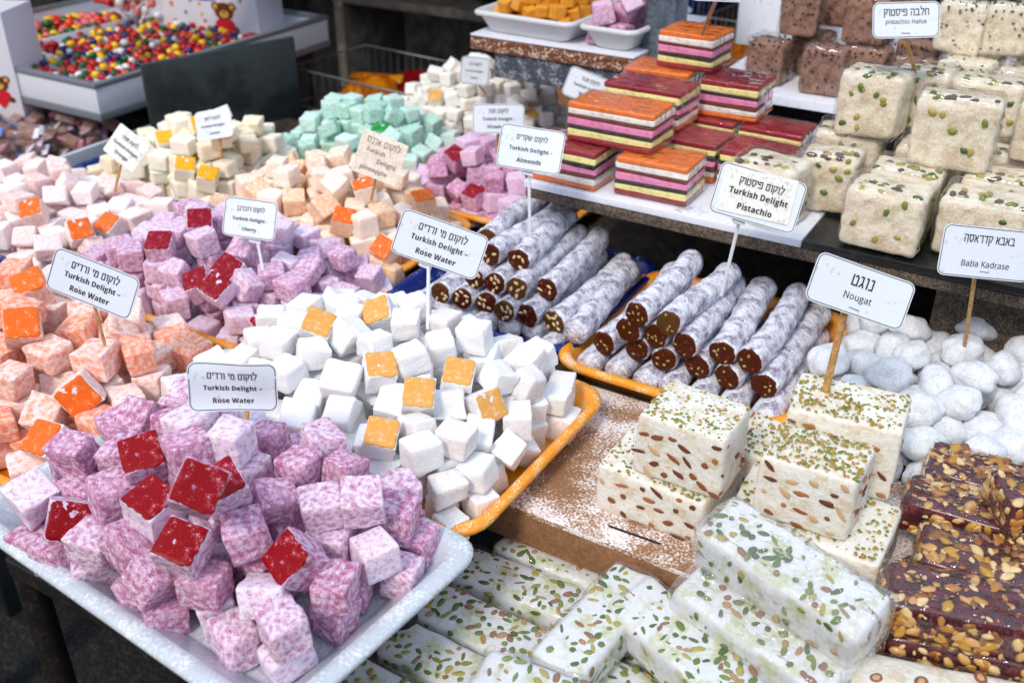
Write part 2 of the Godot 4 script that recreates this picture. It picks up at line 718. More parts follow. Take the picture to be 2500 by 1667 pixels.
func border_tris(w: float, h: float, r: float, half: float) -> PackedVector2Array:
	var pts := PackedVector2Array()
	for p in round_rect(w * 0.5, h * 0.5, r, 0.0, 8):
		pts.append(Vector2(p.x, p.z))
	var out := PackedVector2Array()
	for i in pts.size():
		var p := pts[i]
		var q := pts[(i + 1) % pts.size()]
		var n := maxi(1, int((q - p).length() / 0.006))
		for k in n:
			var u := p.lerp(q, float(k) / n)
			var v := p.lerp(q, float(k + 1) / n)
			var d := (v - u).normalized()
			var s := Vector2(-d.y, d.x) * half
			out.append_array(PackedVector2Array([u + s, v + s, v - s, u + s, v - s, u - s]))
	return out

func flat_ink(tris: PackedVector2Array, bend: Callable, lift: float) -> ArrayMesh:
	var st := SurfaceTool.new()
	st.begin(Mesh.PRIMITIVE_TRIANGLES)
	for i in range(0, tris.size(), 3):
		var q := [tris[i], tris[i + 1], tris[i + 2]]
		if (q[1] - q[0]).cross(q[2] - q[0]) > 0:
			q = [tris[i], tris[i + 2], tris[i + 1]]
		for p in q:
			st.set_normal(Vector3.BACK)
			st.add_vertex(Vector3(p.x, p.y, bend.call(p.x, p.y) + lift))
	return st.commit()

func sign_card(d: Dictionary) -> void:
	var yaw: float = deg_to_rad(d.get("yaw", rng.randf_range(-11.0, 8.0)))
	var pitch: float = deg_to_rad(d.get("pitch", rng.randf_range(-28.0, -16.0)))
	var basis := Basis.from_euler(Vector3(pitch, yaw, deg_to_rad(-d.roll)), EULER_ORDER_YXZ)
	var p: Array = d.p
	var xf := Transform3D(basis, at(p[0], p[1], p[2]))
	var o := node("price_card" if not d.has("kind") else d.kind, xf)
	tag(o, d.label, "sign", "cards stuck in the sweets")
	var w: float = d.w
	var h: float = d.h
	var curl: float = d.get("curl", rng.randf_range(-0.10, 0.14))
	var wave: float = d.get("wave", 0.0)
	var bend := func(x: float, y: float) -> float:
		return curl * (x * x / w) * 1.4 + wave * sin(x / w * 5.2 + 0.7) * (0.4 + y / h) + wave * 0.6 * sin(y / h * 4.0)
	var r: float = d.get("r", 0.006)
	var card := put("card", card_mesh(w, h, r, bend, 0.0006), d.get("mat", M.card), o)
	var ink: Material = d.get("ink", M.ink)
	if d.get("border", true):
		put("border", flat_ink(border_tris(w - 0.0022, h - 0.0022, r * 0.85, 0.00028), bend, 0.00015), ink, card)
	if d.has("over"):
		put("taped_slip", card_mesh(w * 0.84, h * 0.86, 0.001, func(x, y): return bend.call(x, y) + 0.001, 0.0004), M.paper, card, Transform3D(Basis(Vector3.BACK, 0.05), Vector3(-0.0015, 0.002, 0)))
	for l in d.lines:
		var tris: PackedVector2Array = hebrew(l[0], l[4] if l.size() > 4 else 0.075) if l[3] else latin(l[0], d.lines[0][0].begins_with("לוקום") and not d.has("ink"))
		put("lettering", ink_mesh(tris, Vector2(l[5] * w if l.size() > 5 else 0.0, l[1] * h), l[2] * w, bend, 0.0018 if d.has("over") else 0.0004), ink, card)
	if d.get("staple", true) and d.lines.size() < 3:
		put("staple", tube(PackedVector3Array([Vector3(-0.004, -0.36 * h, bend.call(0.0, -0.36 * h) + 0.0005), Vector3(0.004, -0.37 * h, bend.call(0.0, -0.36 * h) + 0.0005)]), 0.0003, 5), M.steel, card)
	if d.has("stick"):
		var sp: Array = d.stick
		var low := xf.affine_inverse() * at(sp[0], sp[1], sp[2])
		var high := Vector3(d.get("sx", 0.0) * w, -0.30 * h, bend.call(d.get("sx", 0.0) * w, -0.30 * h) - 0.0042)
		var white: bool = d.get("white", false)
		if white:
			put("stick", tube(PackedVector3Array([low, low.lerp(high, 0.5), high]), 0.0016, 8, 0.6), M.white_plastic, o)
			put("fork_head", rounded_box(Vector3(0.0052, 0.009, 0.0007), 0.0006, 2, 0.0012, 0.0, 4), M.white_plastic, o, Transform3D(Basis(), high + Vector3(0, -0.003, -0.0012)))
		else:
			put("stick", tube(PackedVector3Array([low, low.lerp(high, 0.5), high]), d.get("thick", 0.0017), 6, 0.75), M.wood, o)

# ---------------------------------------------------------------- the stall

func _ready() -> void:
	# camera, sky, sun, exposure
	var cam := Camera3D.new()
	cam.name = "camera"
	cam.fov = 36.87
	cam.near = 0.02
	cam.far = 200.0
	cam.position = Vector3(0, 1.30, 0)
	cam.rotation_degrees = Vector3(-30, 0, 0)
	var lens := CameraAttributesPhysical.new()
	lens.frustum_focal_length = 36.0
	lens.frustum_focus_distance = 0.80
	lens.exposure_aperture = 8.0
	lens.frustum_far = 200.0
	lens.frustum_near = 0.02
	cam.attributes = lens
	add_child(cam)
	cam.current = true
	var sky_mat := ProceduralSkyMaterial.new()
	sky_mat.sky_top_color = Color(0.83, 0.90, 1.0)
	sky_mat.sky_horizon_color = Color(0.86, 0.92, 1.0)
	sky_mat.sky_curve = 0.2
	sky_mat.ground_bottom_color = Color(0.2, 0.2, 0.21)
	sky_mat.ground_horizon_color = Color(0.5, 0.5, 0.52)
	sky_mat.sun_angle_max = 0.0
	var sky := Sky.new()
	sky.sky_material = sky_mat
	var env := Environment.new()
	env.background_mode = Environment.BG_SKY
	env.sky = sky
	env.background_energy_multiplier = 1.0
	env.tonemap_mode = Environment.TONE_MAPPER_LINEAR
	env.tonemap_exposure = 1.22
	env.sdfgi_enabled = true
	env.ssao_enabled = true
	env.ssil_enabled = true
	var we := WorldEnvironment.new()
	we.name = "environment"
	we.environment = env
	add_child(we)
	var sun := DirectionalLight3D.new()
	sun.name = "sun"
	sun.light_energy = 0.6
	sun.light_angular_distance = 14.0
	sun.light_color = Color(1.0, 0.96, 0.9)
	sun.shadow_enabled = true
	sun.rotation_degrees = Vector3(-46, -30, 0)
	add_child(sun)

	sans = SystemFont.new()
	sans.font_names = PackedStringArray(["Droid Sans"])
	sans_bold = SystemFont.new()
	sans_bold.font_names = PackedStringArray(["Droid Sans"])
	sans_bold.font_weight = 700
	make_materials()
	make_shapes()
	print("materials ", Time.get_ticks_msec())
	setting()
	back_of_stall()
	candy_stand()
	counter()
	print("setting ", Time.get_ticks_msec())
	trays()
	print("trays ", Time.get_ticks_msec())
	lokum()
	print("lokum ", Time.get_ticks_msec())
	rolls()
	cakes()
	halva()
	nougat()
	pistachio_bars()
	brittle()
	pebbles()
	print("sweets ", Time.get_ticks_msec())
	signs()
	print("done ", Time.get_ticks_msec())

func cut_face_mesh(sd: int) -> ArrayMesh:
	# the bare jelly where a cube was cut: nearly square, ragged at the sugar crust, slightly sunk in the middle
	var noise := FastNoiseLite.new()
	noise.seed = sd
	noise.frequency = 1.6
	noise.fractal_octaves = 4
	var st := SurfaceTool.new()
	st.begin(Mesh.PRIMITIVE_TRIANGLES)
	st.set_smooth_group(0)
	var rings := []
	for k in [[1.0, 0.44], [1.0, 0.502], [0.95, 0.516], [0.75, 0.518], [0.5, 0.512], [0.22, 0.508]]:
		var ring := PackedVector3Array()
		for j in 48:
			var a := TAU * j / 48
			var r := 0.49 / pow(pow(absf(cos(a)), 18.0) + pow(absf(sin(a)), 18.0), 1.0 / 18.0)
			r *= 1.0 - 0.02 + 0.07 * noise.get_noise_2d(cos(a) * 2.0, sin(a) * 2.0)
			var q := Vector3(cos(a) * r * k[0], k[1], sin(a) * r * k[0])
			q.y += 0.02 * noise.get_noise_2d(q.x * 1.5 + 9.0, q.z * 1.5)
			ring.append(q)
		rings.append(ring)
	strip(st, rings)
	var last: PackedVector3Array = rings[-1]
	cap(st, last, false)
	st.generate_normals()
	st.index()
	return st.commit()

func make_shapes() -> void:
	var s := SphereMesh.new()
	s.radius = 0.5
	s.height = 1.0
	s.radial_segments = 14
	s.rings = 8
	ball = s
	var n := SphereMesh.new()
	n.radius = 0.5
	n.height = 1.0
	n.radial_segments = 9
	n.rings = 5
	nut_ball = n
	for i in 6:
		nut_shapes.append(blob(900 + i * 3, Vector3.ONE * 0.51, 0.34, 0.8, 3))
	for i in 14:
		cube_meshes.append(rounded_box(Vector3.ONE * 0.5, 0.06 + 0.022 * (i % 4), 6, 0.085, 0.045, 100 + i, 1.8))
	for i in 4:
		var sd := 300 + i
		cut_meshes.append([rounded_box(Vector3(0.5, 0.48, 0.5), 0.04, 5, 0.035, 0.04, sd, 2.2), cut_face_mesh(sd)])
	rng.seed = 5
	for i in 44:
		var b: Basis
		if i < 16:
			b = Basis(Vector3.UP, rng.randf() * PI) * Basis(Vector3.RIGHT, rng.randf_range(-0.15, 0.15))
		else:
			var ax := Vector3(rng.randf_range(-1, 1), 0, rng.randf_range(-1, 1)).normalized()
			b = Basis(ax, rng.randf_range(0.15, 0.75)) * Basis(Vector3.UP, rng.randf() * PI)
		unit_bases.append(b)
		unit_rasters.append(raster(Vector3.ONE * 0.445, b, 0.125))

func make_materials() -> void:
	M.rose = lokum_set("rose", Color(0.64, 0.33, 0.49), Color(0.95, 0.89, 0.95), 0.45, 11)
	M.cherry = lokum_set("cherry", Color(0.70, 0.47, 0.61), Color(0.94, 0.86, 0.93), 0.43, 12)
	M.white = lokum_set("white", Color(0.91, 0.85, 0.83), Color(0.95, 0.945, 0.95), 0.40, 13)
	M.orange = lokum_set("orange", Color(0.94, 0.52, 0.36), Color(0.98, 0.90, 0.89), 0.47, 14)
	M.peach = lokum_set("peach", Color(0.94, 0.74, 0.69), Color(0.98, 0.92, 0.92), 0.42, 15)
	M.lemon = lokum_set("lemon", Color(0.95, 0.84, 0.64), Color(0.97, 0.945, 0.89), 0.40, 16)
	M.mint = lokum_set("mint", Color(0.48, 0.76, 0.65), Color(0.85, 0.94, 0.92), 0.40, 17)
	M.pine = lokum_set("pine", Color(0.96, 0.70, 0.48), Color(0.98, 0.92, 0.88), 0.42, 18)
	M.berry = lokum_set("berry", Color(0.71, 0.42, 0.57), Color(0.92, 0.80, 0.90), 0.42, 19)
	M.ivory = lokum_set("ivory", Color(0.95, 0.88, 0.79), Color(0.97, 0.955, 0.94), 0.36, 20)
	M.pink = lokum_set("pink", Color(0.88, 0.68, 0.72), Color(0.95, 0.87, 0.89), 0.42, 21)
	M.cut_red = jelly(Color(0.56, 0.0, 0.05), Color(0.93, 0.70, 0.76), 41)
	M.cut_cherry = jelly(Color(0.55, 0.02, 0.11), Color(0.88, 0.6, 0.7), 42)
	M.cut_amber = jelly(Color(0.91, 0.65, 0.34), Color(0.97, 0.93, 0.90), 43)
	M.cut_orange = jelly(Color(0.95, 0.43, 0.13), Color(0.97, 0.82, 0.74), 44)
	M.cut_lemon = jelly(Color(0.95, 0.68, 0.06), Color(0.97, 0.9, 0.75), 45)
	M.cut_green = jelly(Color(0.12, 0.56, 0.22), Color(0.75, 0.9, 0.8), 46)
	M.card = patched(mixed_texture("card", Color(0.76, 0.75, 0.73), Color(0.89, 0.91, 0.95), 0.20, 0.1, 0.02, 0.06, 0.5, 51, 0.01), 9.0, 0.28)
	M.card.clearcoat_enabled = true
	M.card.clearcoat = 0.4
	M.card.clearcoat_roughness = 0.12
	M.paper = patched(mixed_texture("paper", Color(0.80, 0.77, 0.72), Color(0.93, 0.93, 0.91), 0.3, 0.2, 0.02, 0.07, 0.5, 52, 0.02), 14.0, 0.75)
	M.note = patched(mixed_texture("note", Color(0.90, 0.82, 0.74), Color(0.95, 0.91, 0.85), 0.45, 0.2, 0.02, 0.07, 0.5, 53, 0.02), 14.0, 0.8)
	M.ink = plain(Color(0.07, 0.08, 0.12), 0.6)
	M.pen = plain(Color(0.10, 0.12, 0.25), 0.7)
	M.steel = plain(Color(0.62, 0.63, 0.66), 0.35, 1.0)
	M.wood = patched(mixed_texture("stick", Color(0.70, 0.50, 0.28), Color(0.88, 0.70, 0.46), 0.5, 0.25, 0.02, 0.08, 0.4, 54, 0.05), 30.0, 0.7)
	M.white_plastic = plain(Color(0.92, 0.93, 0.95), 0.35)
	# trays
	M.yellow_tray = patched(mixed_texture("yellow_tray", Color(0.96, 0.60, 0.06), Color(0.95, 0.91, 0.88), 0.62, 0.10, 0.012, 0.22, 0.55, 61, 0.03), 9.0, 0.32)
	M.yellow_tray.clearcoat_enabled = true
	M.yellow_tray.clearcoat = 0.3
	M.blue_tray = patched(mixed_texture("blue_tray", Color(0.03, 0.13, 0.45), Color(0.75, 0.78, 0.88), 0.66, 0.05, 0.012, 0.1, 0.5, 62, 0.03), 9.0, 0.3)
	M.clear_tray = patched(mixed_texture("clear_tray", Color(0.79, 0.82, 0.85), Color(0.93, 0.935, 0.955), 0.62, 0.16, 0.014, 0.12, 0.5, 63, 0.02), 8.0, 0.22, grey_texture("tray_bump", 0.06, 3, 3), 0.03)
	M.clear_tray.backlight_enabled = true
	M.clear_tray.backlight = Color(0.35, 0.38, 0.42)
	M.tub = plain(Color(0.86, 0.87, 0.88), 0.25)
	M.tub.backlight_enabled = true
	M.tub.backlight = Color(0.5, 0.45, 0.38)
	# building materials
	M.asphalt = patched(mixed_texture("asphalt", Color(0.06, 0.06, 0.065), Color(0.20, 0.205, 0.21), 0.62, 0.12, 0.05, 0.2, 0.6, 64, 0.2), 3.0, 0.9, grey_texture("asphalt_bump", 0.12, 3, 9), 0.4)
	M.table = patched(mixed_texture("table", Color(0.16, 0.13, 0.11), Color(0.30, 0.25, 0.21), 0.5, 0.2, 0.02, 0.08, 0.4, 65, 0.1), 4.0, 0.75)
	M.card_box = patched(mixed_texture("card_box", Color(0.58, 0.42, 0.29), Color(0.94, 0.91, 0.92), 0.48, 0.13, 0.010, 0.25, 0.5, 66, 0.04), 5.0, 0.85)
	M.card_clean = patched(mixed_texture("card_clean", Color(0.50, 0.35, 0.23), Color(0.60, 0.43, 0.29), 0.5, 0.3, 0.02, 0.12, 0.5, 67, 0.05), 6.0, 0.85)
	M.board_white = patched(mixed_texture("board_white", Color(0.72, 0.72, 0.74), Color(0.90, 0.91, 0.95), 0.3, 0.1, 0.015, 0.1, 0.4, 68, 0.02), 5.0, 0.35)
	M.board_black = patched(mixed_texture("board_black", Color(0.055, 0.06, 0.065), Color(0.13, 0.14, 0.15), 0.6, 0.15, 0.02, 0.09, 0.4, 69, 0.1), 5.0, 0.3)
	M.old_wood = patched(mixed_texture("old_wood", Color(0.24, 0.20, 0.16), Color(0.47, 0.42, 0.36), 0.5, 0.3, 0.03, 0.14, 0.6, 70, 0.15), 10.0, 0.85, grey_texture("dust_bump", 0.05, 5, 77), 0.15)
	M.red_wood = patched(mixed_texture("red_wood", Color(0.42, 0.24, 0.14), Color(0.82, 0.74, 0.68), 0.6, 0.12, 0.02, 0.1, 0.6, 71, 0.1), 7.0, 0.8)
	M.galvanised = patched(mixed_texture("galvanised", Color(0.30, 0.34, 0.38), Color(0.66, 0.69, 0.72), 0.56, 0.12, 0.02, 0.12, 0.5, 72, 0.08), 7.0, 0.5)
	M.galvanised.metallic = 0.35
	M.post_paint = patched(mixed_texture("post_paint", Color(0.30, 0.34, 0.39), Color(0.40, 0.44, 0.49), 0.5, 0.2, 0.02, 0.1, 0.4, 73, 0.05), 6.0, 0.45)
	M.dark_steel = patched(mixed_texture("dark_steel", Color(0.10, 0.12, 0.13), Color(0.20, 0.23, 0.235), 0.45, 0.22, 0.009, 0.05, 0.3, 74, 0.05), 2.2, 0.5)
	M.leg_paint = patched(mixed_texture("leg_paint", Color(0.07, 0.06, 0.06), Color(0.22, 0.16, 0.13), 0.62, 0.12, 0.03, 0.1, 0.5, 75, 0.1), 8.0, 0.6)
	M.black_gloss = plain(Color(0.02, 0.02, 0.025), 0.12)
	M.shop_wall = patched(mixed_texture("facade", Color(0.34, 0.32, 0.30), Color(0.50, 0.47, 0.44), 0.5, 0.25, 0.02, 0.08, 0.4, 76, 0.06), 0.9, 0.9)
	M.facade = patched(mixed_texture("facade", Color(0.34, 0.32, 0.30), Color(0.50, 0.47, 0.44), 0.5, 0.25, 0.02, 0.08, 0.4, 76, 0.06), 0.6, 0.9)
	M.wire = plain(Color(0.55, 0.55, 0.54), 0.4, 0.7)
	M.white_rim = plain(Color(0.85, 0.86, 0.90), 0.35)
	M.grey_rim = plain(Color(0.52, 0.54, 0.57), 0.4, 0.3)
	# sweets
	M.roll = []
	for j in 3:
		M.roll.append(patched(mixed_texture("roll", Color(0.50, 0.46, 0.52), Color(0.91, 0.915, 0.96), 0.40, 0.24, 0.018, 0.16, 0.4, 81, 0.08), 11.0 + 3 * j, 0.9, grey_texture("dust_bump", 0.05, 5, 77), 0.16, Vector3(0.3 * j, 0.7 * j, 0.1)))
	M.brown_jelly = jelly(Color(0.29, 0.12, 0.045), Color(0.40, 0.20, 0.10), 82, 22.0)
	M.brown_jelly.roughness = 0.3
	M.amber_jelly = jelly(Color(0.34, 0.22, 0.09), Color(0.42, 0.28, 0.16), 83, 22.0)
	M.red_bit = plain(Color(0.44, 0.11, 0.04), 0.3)
	M.almond_white = plain(Color(0.88, 0.77, 0.60), 0.55)
	M.pistachio_pale = plain(Color(0.64, 0.58, 0.34), 0.5)
	M.green = [plain(Color(0.36, 0.44, 0.13), 0.45), plain(Color(0.48, 0.52, 0.18), 0.45), plain(Color(0.66, 0.60, 0.26), 0.45), plain(Color(0.26, 0.36, 0.13), 0.45), plain(Color(0.55, 0.38, 0.26), 0.5), plain(Color(0.66, 0.52, 0.32), 0.5)]
	M.skin = [plain(Color(0.36, 0.22, 0.24), 0.45), plain(Color(0.30, 0.20, 0.15), 0.45)]
	M.almond = [plain(Color(0.55, 0.30, 0.15), 0.5), plain(Color(0.66, 0.42, 0.24), 0.5), plain(Color(0.80, 0.66, 0.48), 0.5), plain(Color(0.42, 0.22, 0.13), 0.5)]
	M.nuts = [plain(Color(0.80, 0.62, 0.38), 0.3), plain(Color(0.70, 0.47, 0.22), 0.28), plain(Color(0.87, 0.75, 0.54), 0.32), plain(Color(0.55, 0.34, 0.14), 0.28), plain(Color(0.72, 0.55, 0.22), 0.28)]
	M.nougat = patched(mixed_texture("nougat", Color(0.86, 0.80, 0.70), Color(0.915, 0.90, 0.865), 0.38, 0.2, 0.014, 0.08, 0.3, 84, 0.02), 12.0, 0.6, grey_texture("dust_bump", 0.05, 5, 77), 0.06)
	M.nougat.subsurf_scatter_enabled = true
	M.nougat.subsurf_scatter_strength = 0.15
	M.bar_white = patched(mixed_texture("bar_white", Color(0.76, 0.77, 0.62), Color(0.865, 0.87, 0.88), 0.40, 0.2, 0.012, 0.06, 0.3, 85, 0.02), 11.0, 0.45)
	M.bar_white.clearcoat_enabled = true
	M.bar_white.clearcoat = 0.6
	M.bar_white.clearcoat_roughness = 0.12
	M.halva = patched(mixed_texture("halva", Color(0.78, 0.70, 0.59), Color(0.91, 0.87, 0.79), 0.40, 0.28, 0.014, 0.09, 0.25, 86, 0.04), 13.0, 0.75, grey_texture("halva_bump", 0.03, 5, 12), 0.09)
	M.choc_halva = patched(mixed_texture("choc_halva", Color(0.46, 0.33, 0.27), Color(0.61, 0.46, 0.39), 0.45, 0.2, 0.02, 0.08, 0.4, 87, 0.05), 14.0, 0.75, grey_texture("halva_bump", 0.03, 5, 12), 0.06)
	M.chip_halva = patched(mixed_texture("chip_halva", Color(0.78, 0.72, 0.61), Color(0.91, 0.87, 0.79), 0.42, 0.2, 0.02, 0.08, 0.4, 88, 0.04), 14.0, 0.75, grey_texture("halva_bump", 0.03, 5, 12), 0.06)
	M.chocolate = plain(Color(0.16, 0.08, 0.06), 0.5)
	M.brittle = patched(mixed_texture("brittle", Color(0.22, 0.05, 0.08), Color(0.38, 0.12, 0.15), 0.5, 0.2, 0.02, 0.1, 0.4, 89, 0.1), 14.0, 0.25)
	M.pebble = [patched(mixed_texture("pebble", Color(0.80, 0.80, 0.81), Color(0.875, 0.885, 0.905), 0.40, 0.25, 0.02, 0.09, 0.4, 90, 0.04), 0.45, 0.8, grey_texture("dust_bump", 0.05, 5, 77), 0.045)]
	M.film = film(0.012, 0.05, 1.3)
	M.film_crisp = film(0.006, 0.03, 2.0, 20.0)
	M.film_tight = film(0.01, 0.05, 0.5, 22.0)
	M.film_milky = film(0.07, 0.06, 3.6, 15.0)
	var L := {"orange": Color(0.94, 0.47, 0.08), "white": Color(0.97, 0.96, 0.93), "brown": Color(0.45, 0.16, 0.06), "pink": Color(0.95, 0.57, 0.75), "green": Color(0.09, 0.15, 0.08), "yellow": Color(0.97, 0.92, 0.62), "red": Color(0.58, 0.02, 0.12)}
	for k in L:
		var c: Color = L[k]
		M["layer_" + k] = patched(mixed_texture("layer_" + k, c.darkened(0.12), c, 0.4, 0.25, 0.02, 0.1, 0.4, 91, 0.04), 16.0, 0.32 if k in ["orange", "red"] else 0.5, grey_texture("dust_bump", 0.05, 5, 77), 0.04)
	M.beans = {"red": plain(Color(0.70, 0.03, 0.05), 0.18), "yellow": plain(Color(0.95, 0.75, 0.02), 0.18), "green": plain(Color(0.02, 0.32, 0.12), 0.18), "blue": plain(Color(0.03, 0.10, 0.42), 0.18), "white": plain(Color(0.90, 0.89, 0.90), 0.2), "orange": plain(Color(0.92, 0.26, 0.04), 0.18), "purple": plain(Color(0.16, 0.04, 0.22), 0.18), "pink": plain(Color(0.88, 0.42, 0.42), 0.25)}

func setting() -> void:
	var g := PlaneMesh.new()
	g.size = Vector2(120, 120)
	structure(put("ground", g, M.asphalt, self))
	# unseen lane wall added to block low sky, and the shop behind the stall
	structure(put("added_lane_wall", box(Vector3(9, 1.2, 0.15), 0.02), M.facade, self, Transform3D(turned(), at(-0.5, -3.6, 1.2))))
	structure(put("wall_behind_stall", box(Vector3(2.6, 0.95, 0.06), 0.01), M.shop_wall, self, Transform3D(turned(), at(-1.0, 3.0, 0.95))))
	structure(put("wall_beside_stall", box(Vector3(0.06, 0.95, 0.75), 0.01), M.shop_wall, self, Transform3D(turned(), at(-2.7, 2.25, 0.95))))
	structure(put("added_shade_ceiling", box(Vector3(2.6, 0.03, 0.70), 0.01), M.shop_wall, self, Transform3D(turned(), at(-1.0, 2.38, 1.52))))  # unseen low roof, added to keep sky light out of the shop
	structure(put("added_shade_slab", box(Vector3(1.3, 0.03, 0.10), 0.01), M.shop_wall, self, Transform3D(turned(), at(-2.0, 1.57, 1.45))))  # unseen slab reaching forward, added to darken the shop interior
	structure(put("added_shade_wall", box(Vector3(0.06, 0.75, 0.6), 0.01), M.shop_wall, self, Transform3D(turned(), at(0.6, 2.33, 0.75))))  # out of view, added to close the shop off from light

func counter() -> void:
	# the trestle top that carries the trays, the small table before it, the shelf over its far side
	var t := node("market_table", Transform3D(turned(), at(-0.6, 1.1, 0.0)))
	tag(t, "dark wooden market table under the yellow and blue trays", "table")
	put("table_top", box(Vector3(0.81, 0.012, 0.335), 0.003), M.table, t, Transform3D(Basis(), Vector3(0.11, 0.752, 0.185)))
	put("table_top", box(Vector3(0.34, 0.012, 0.12), 0.003), M.table, t, Transform3D(Basis(), Vector3(-0.36, 0.7515, 0.642)))
	put("table_top", box(Vector3(0.28, 0.012, 0.19), 0.003), M.table, t, Transform3D(Basis(), Vector3(-0.12, 0.7515, -0.342)))
	for p in [[-0.68, -0.12], [0.88, -0.12], [0.88, 0.3], [-0.68, 0.6], [-0.3, -0.48], [0.1, -0.48]]:
		put("leg", box(Vector3(0.02, 0.37, 0.02), 0.003), M.leg_paint, t, Transform3D(Basis(), Vector3(p[0], 0.37, p[1])))
	var s := node("folding_table", Transform3D(turned(), at(-0.48, 0.37, 0.0)))
	tag(s, "small table with dark metal tube legs under the clear tray", "table")
	put("table_top", box(Vector3(0.13, 0.008, 0.075), 0.002), M.leg_paint, s, Transform3D(Basis(), Vector3(0.0, 0.782, 0.0)))
	for p in [[-0.148, 0.052], [-0.148, -0.07], [0.12, 0.052], [0.12, -0.07]]:
		put("leg", tube(PackedVector3Array([Vector3(p[0], 0.0, p[1]), Vector3(p[0], 0.776, p[1])]), 0.011, 10), M.leg_paint, s)
	put("crossbar", tube(PackedVector3Array([Vector3(-0.148, 0.50, 0.052), Vector3(-0.148, 0.52, -0.07)]), 0.009, 8), M.leg_paint, s)
	put("crossbar", tube(PackedVector3Array([Vector3(-0.148, 0.56, 0.052), Vector3(0.12, 0.56, 0.052)]), 0.009, 8), M.leg_paint, s)
	put("clamp_collar", tube(PackedVector3Array([Vector3(-0.045, 0.66, 0.052), Vector3(-0.045, 0.56, 0.052)]), 0.017, 14), M.black_gloss, s)
	put("clamp_ring", tube(PackedVector3Array([Vector3(-0.045, 0.625, 0.052), Vector3(-0.045, 0.618, 0.052)]), 0.0185, 14), M.steel, s)
	# low table for the bars
	var l := node("bar_stand", Transform3D(turned(), at(-0.02, 0.5, 0.0)))
	tag(l, "low dark stand under the wrapped pistachio nougat bars", "table")
	put("top_board", box(Vector3(0.35, 0.01, 0.17), 0.002), M.board_black, l, Transform3D(Basis(), Vector3(0, 0.689, 0)))
	for p in [[-0.3, 0.12], [0.3, 0.12], [-0.3, -0.12], [0.3, -0.12]]:
		put("leg", box(Vector3(0.015, 0.34, 0.015), 0.002), M.leg_paint, l, Transform3D(Basis(), Vector3(p[0], 0.34, p[1])))
	var pk := put("cardboard_box", box(Vector3(0.022, 0.09, 0.02), 0.002), plain(Color(0.62, 0.42, 0.34), 0.8), self, Transform3D(turned(), at(-0.392, 0.40, 0.09)))
	pk.mesh = box(Vector3(0.022, 0.38, 0.02), 0.002)
	pk.position.y = 0.38
	tag(pk, "pinkish brown cardboard post under the clear tray beside the bars", "box")
	# cardboard box the nougat blocks and the yellow tray stand on
	var c := node("cardboard_crate", Transform3D(turned(), at(-0.19, 0.655, 0.0)))
	tag(c, "flat cardboard box dusted with sugar under the nougat blocks", "box")
	put("lid", box(Vector3(0.175, 0.0025, 0.098), 0.001), M.card_box, c, Transform3D(Basis(), Vector3(0, 0.7685, 0)))
	put("front_wall", box(Vector3(0.174, 0.0148, 0.0015), 0.0007), M.card_clean, c, Transform3D(Basis(), Vector3(0, 0.751, 0.0965)))
	put("side_wall", box(Vector3(0.0015, 0.0148, 0.094), 0.0007), M.card_clean, c, Transform3D(Basis(), Vector3(-0.1735, 0.751, 0)))
	put("side_wall", box(Vector3(0.0015, 0.0148, 0.094), 0.0007), M.card_clean, c, Transform3D(Basis(), Vector3(0.1735, 0.751, 0)))
	put("base", box(Vector3(0.174, 0.0015, 0.096), 0.0007), M.card_clean, c, Transform3D(Basis(), Vector3(0, 0.7358, 0)))
	put("hand_slot", box(Vector3(0.022, 0.0008, 0.0009), 0.0003), M.board_black, c, Transform3D(Basis(Vector3.UP, 0.03), Vector3(-0.045, 0.7712, 0.079)))
	# brittle stand
	var k := node("plastic_crate", Transform3D(turned(), at(0.12, 0.62, 0.0)))
	tag(k, "shallow black crate under the nut brittle bars", "crate")
	put("floor", box(Vector3(0.17, 0.004, 0.11), 0.001), M.board_black, k, Transform3D(Basis(), Vector3(0.0, 0.757, 0)))
	put("foot", box(Vector3(0.15, 0.025, 0.09), 0.002), M.board_black, k, Transform3D(Basis(), Vector3(0.0, 0.7265, 0)))
	# shelf over the far half of the counter
	var h := node("display_shelf", Transform3D(turned(), at(-0.05, 1.07, 0.0)))
	tag(h, "raised shelf of weathered boards carrying layered jellies and halva", "shelf")
	put("white_board", box(Vector3(0.152, 0.004, 0.172), 0.001), M.board_white, h, Transform3D(Basis(), Vector3(-0.323, 0.896, 0.0)))
	put("black_board", box(Vector3(0.34, 0.004, 0.172), 0.001), M.board_black, h, Transform3D(Basis(), Vector3(0.1705, 0.896, 0.0)))
	put("edge_plank", rounded_box(Vector3(0.49, 0.0065, 0.17), 0.002, 8, 0.0, 0.003, 9, 60.0), M.old_wood, h, Transform3D(Basis(), Vector3(0.015, 0.885, 0.0)))
	for p in [[-0.42, -0.14], [0.42, -0.14], [-0.05, -0.14]]:
		put("strut", box(Vector3(0.012, 0.055, 0.012), 0.002), M.leg_paint, h, Transform3D(Basis(), Vector3(p[0], 0.8185, p[1])))
	put("support_beam", box(Vector3(0.25, 0.035, 0.008), 0.002), M.old_wood, h, Transform3D(Basis(), Vector3(0.2, 0.836, 0.115)))
	for p in [0.0, 0.42]:
		put("strut", box(Vector3(0.012, 0.018, 0.012), 0.002), M.leg_paint, h, Transform3D(Basis(), Vector3(p, 0.782, 0.115)))
	# the higher board with chocolate halva
	var u := node("rear_shelf", Transform3D(turned(), at(-0.1, 1.44, 0.0)))
	tag(u, "white topped shelf board behind the pistachio halva carrying brown halva", "shelf")
	put("board", box(Vector3(0.36, 0.006, 0.2), 0.001), M.board_white, u, Transform3D(Basis(), Vector3(0, 0.924, 0)))
	put("support", box(Vector3(0.35, 0.07, 0.008), 0.002), M.leg_paint, u, Transform3D(Basis(), Vector3(0, 0.8475, 0.14)))
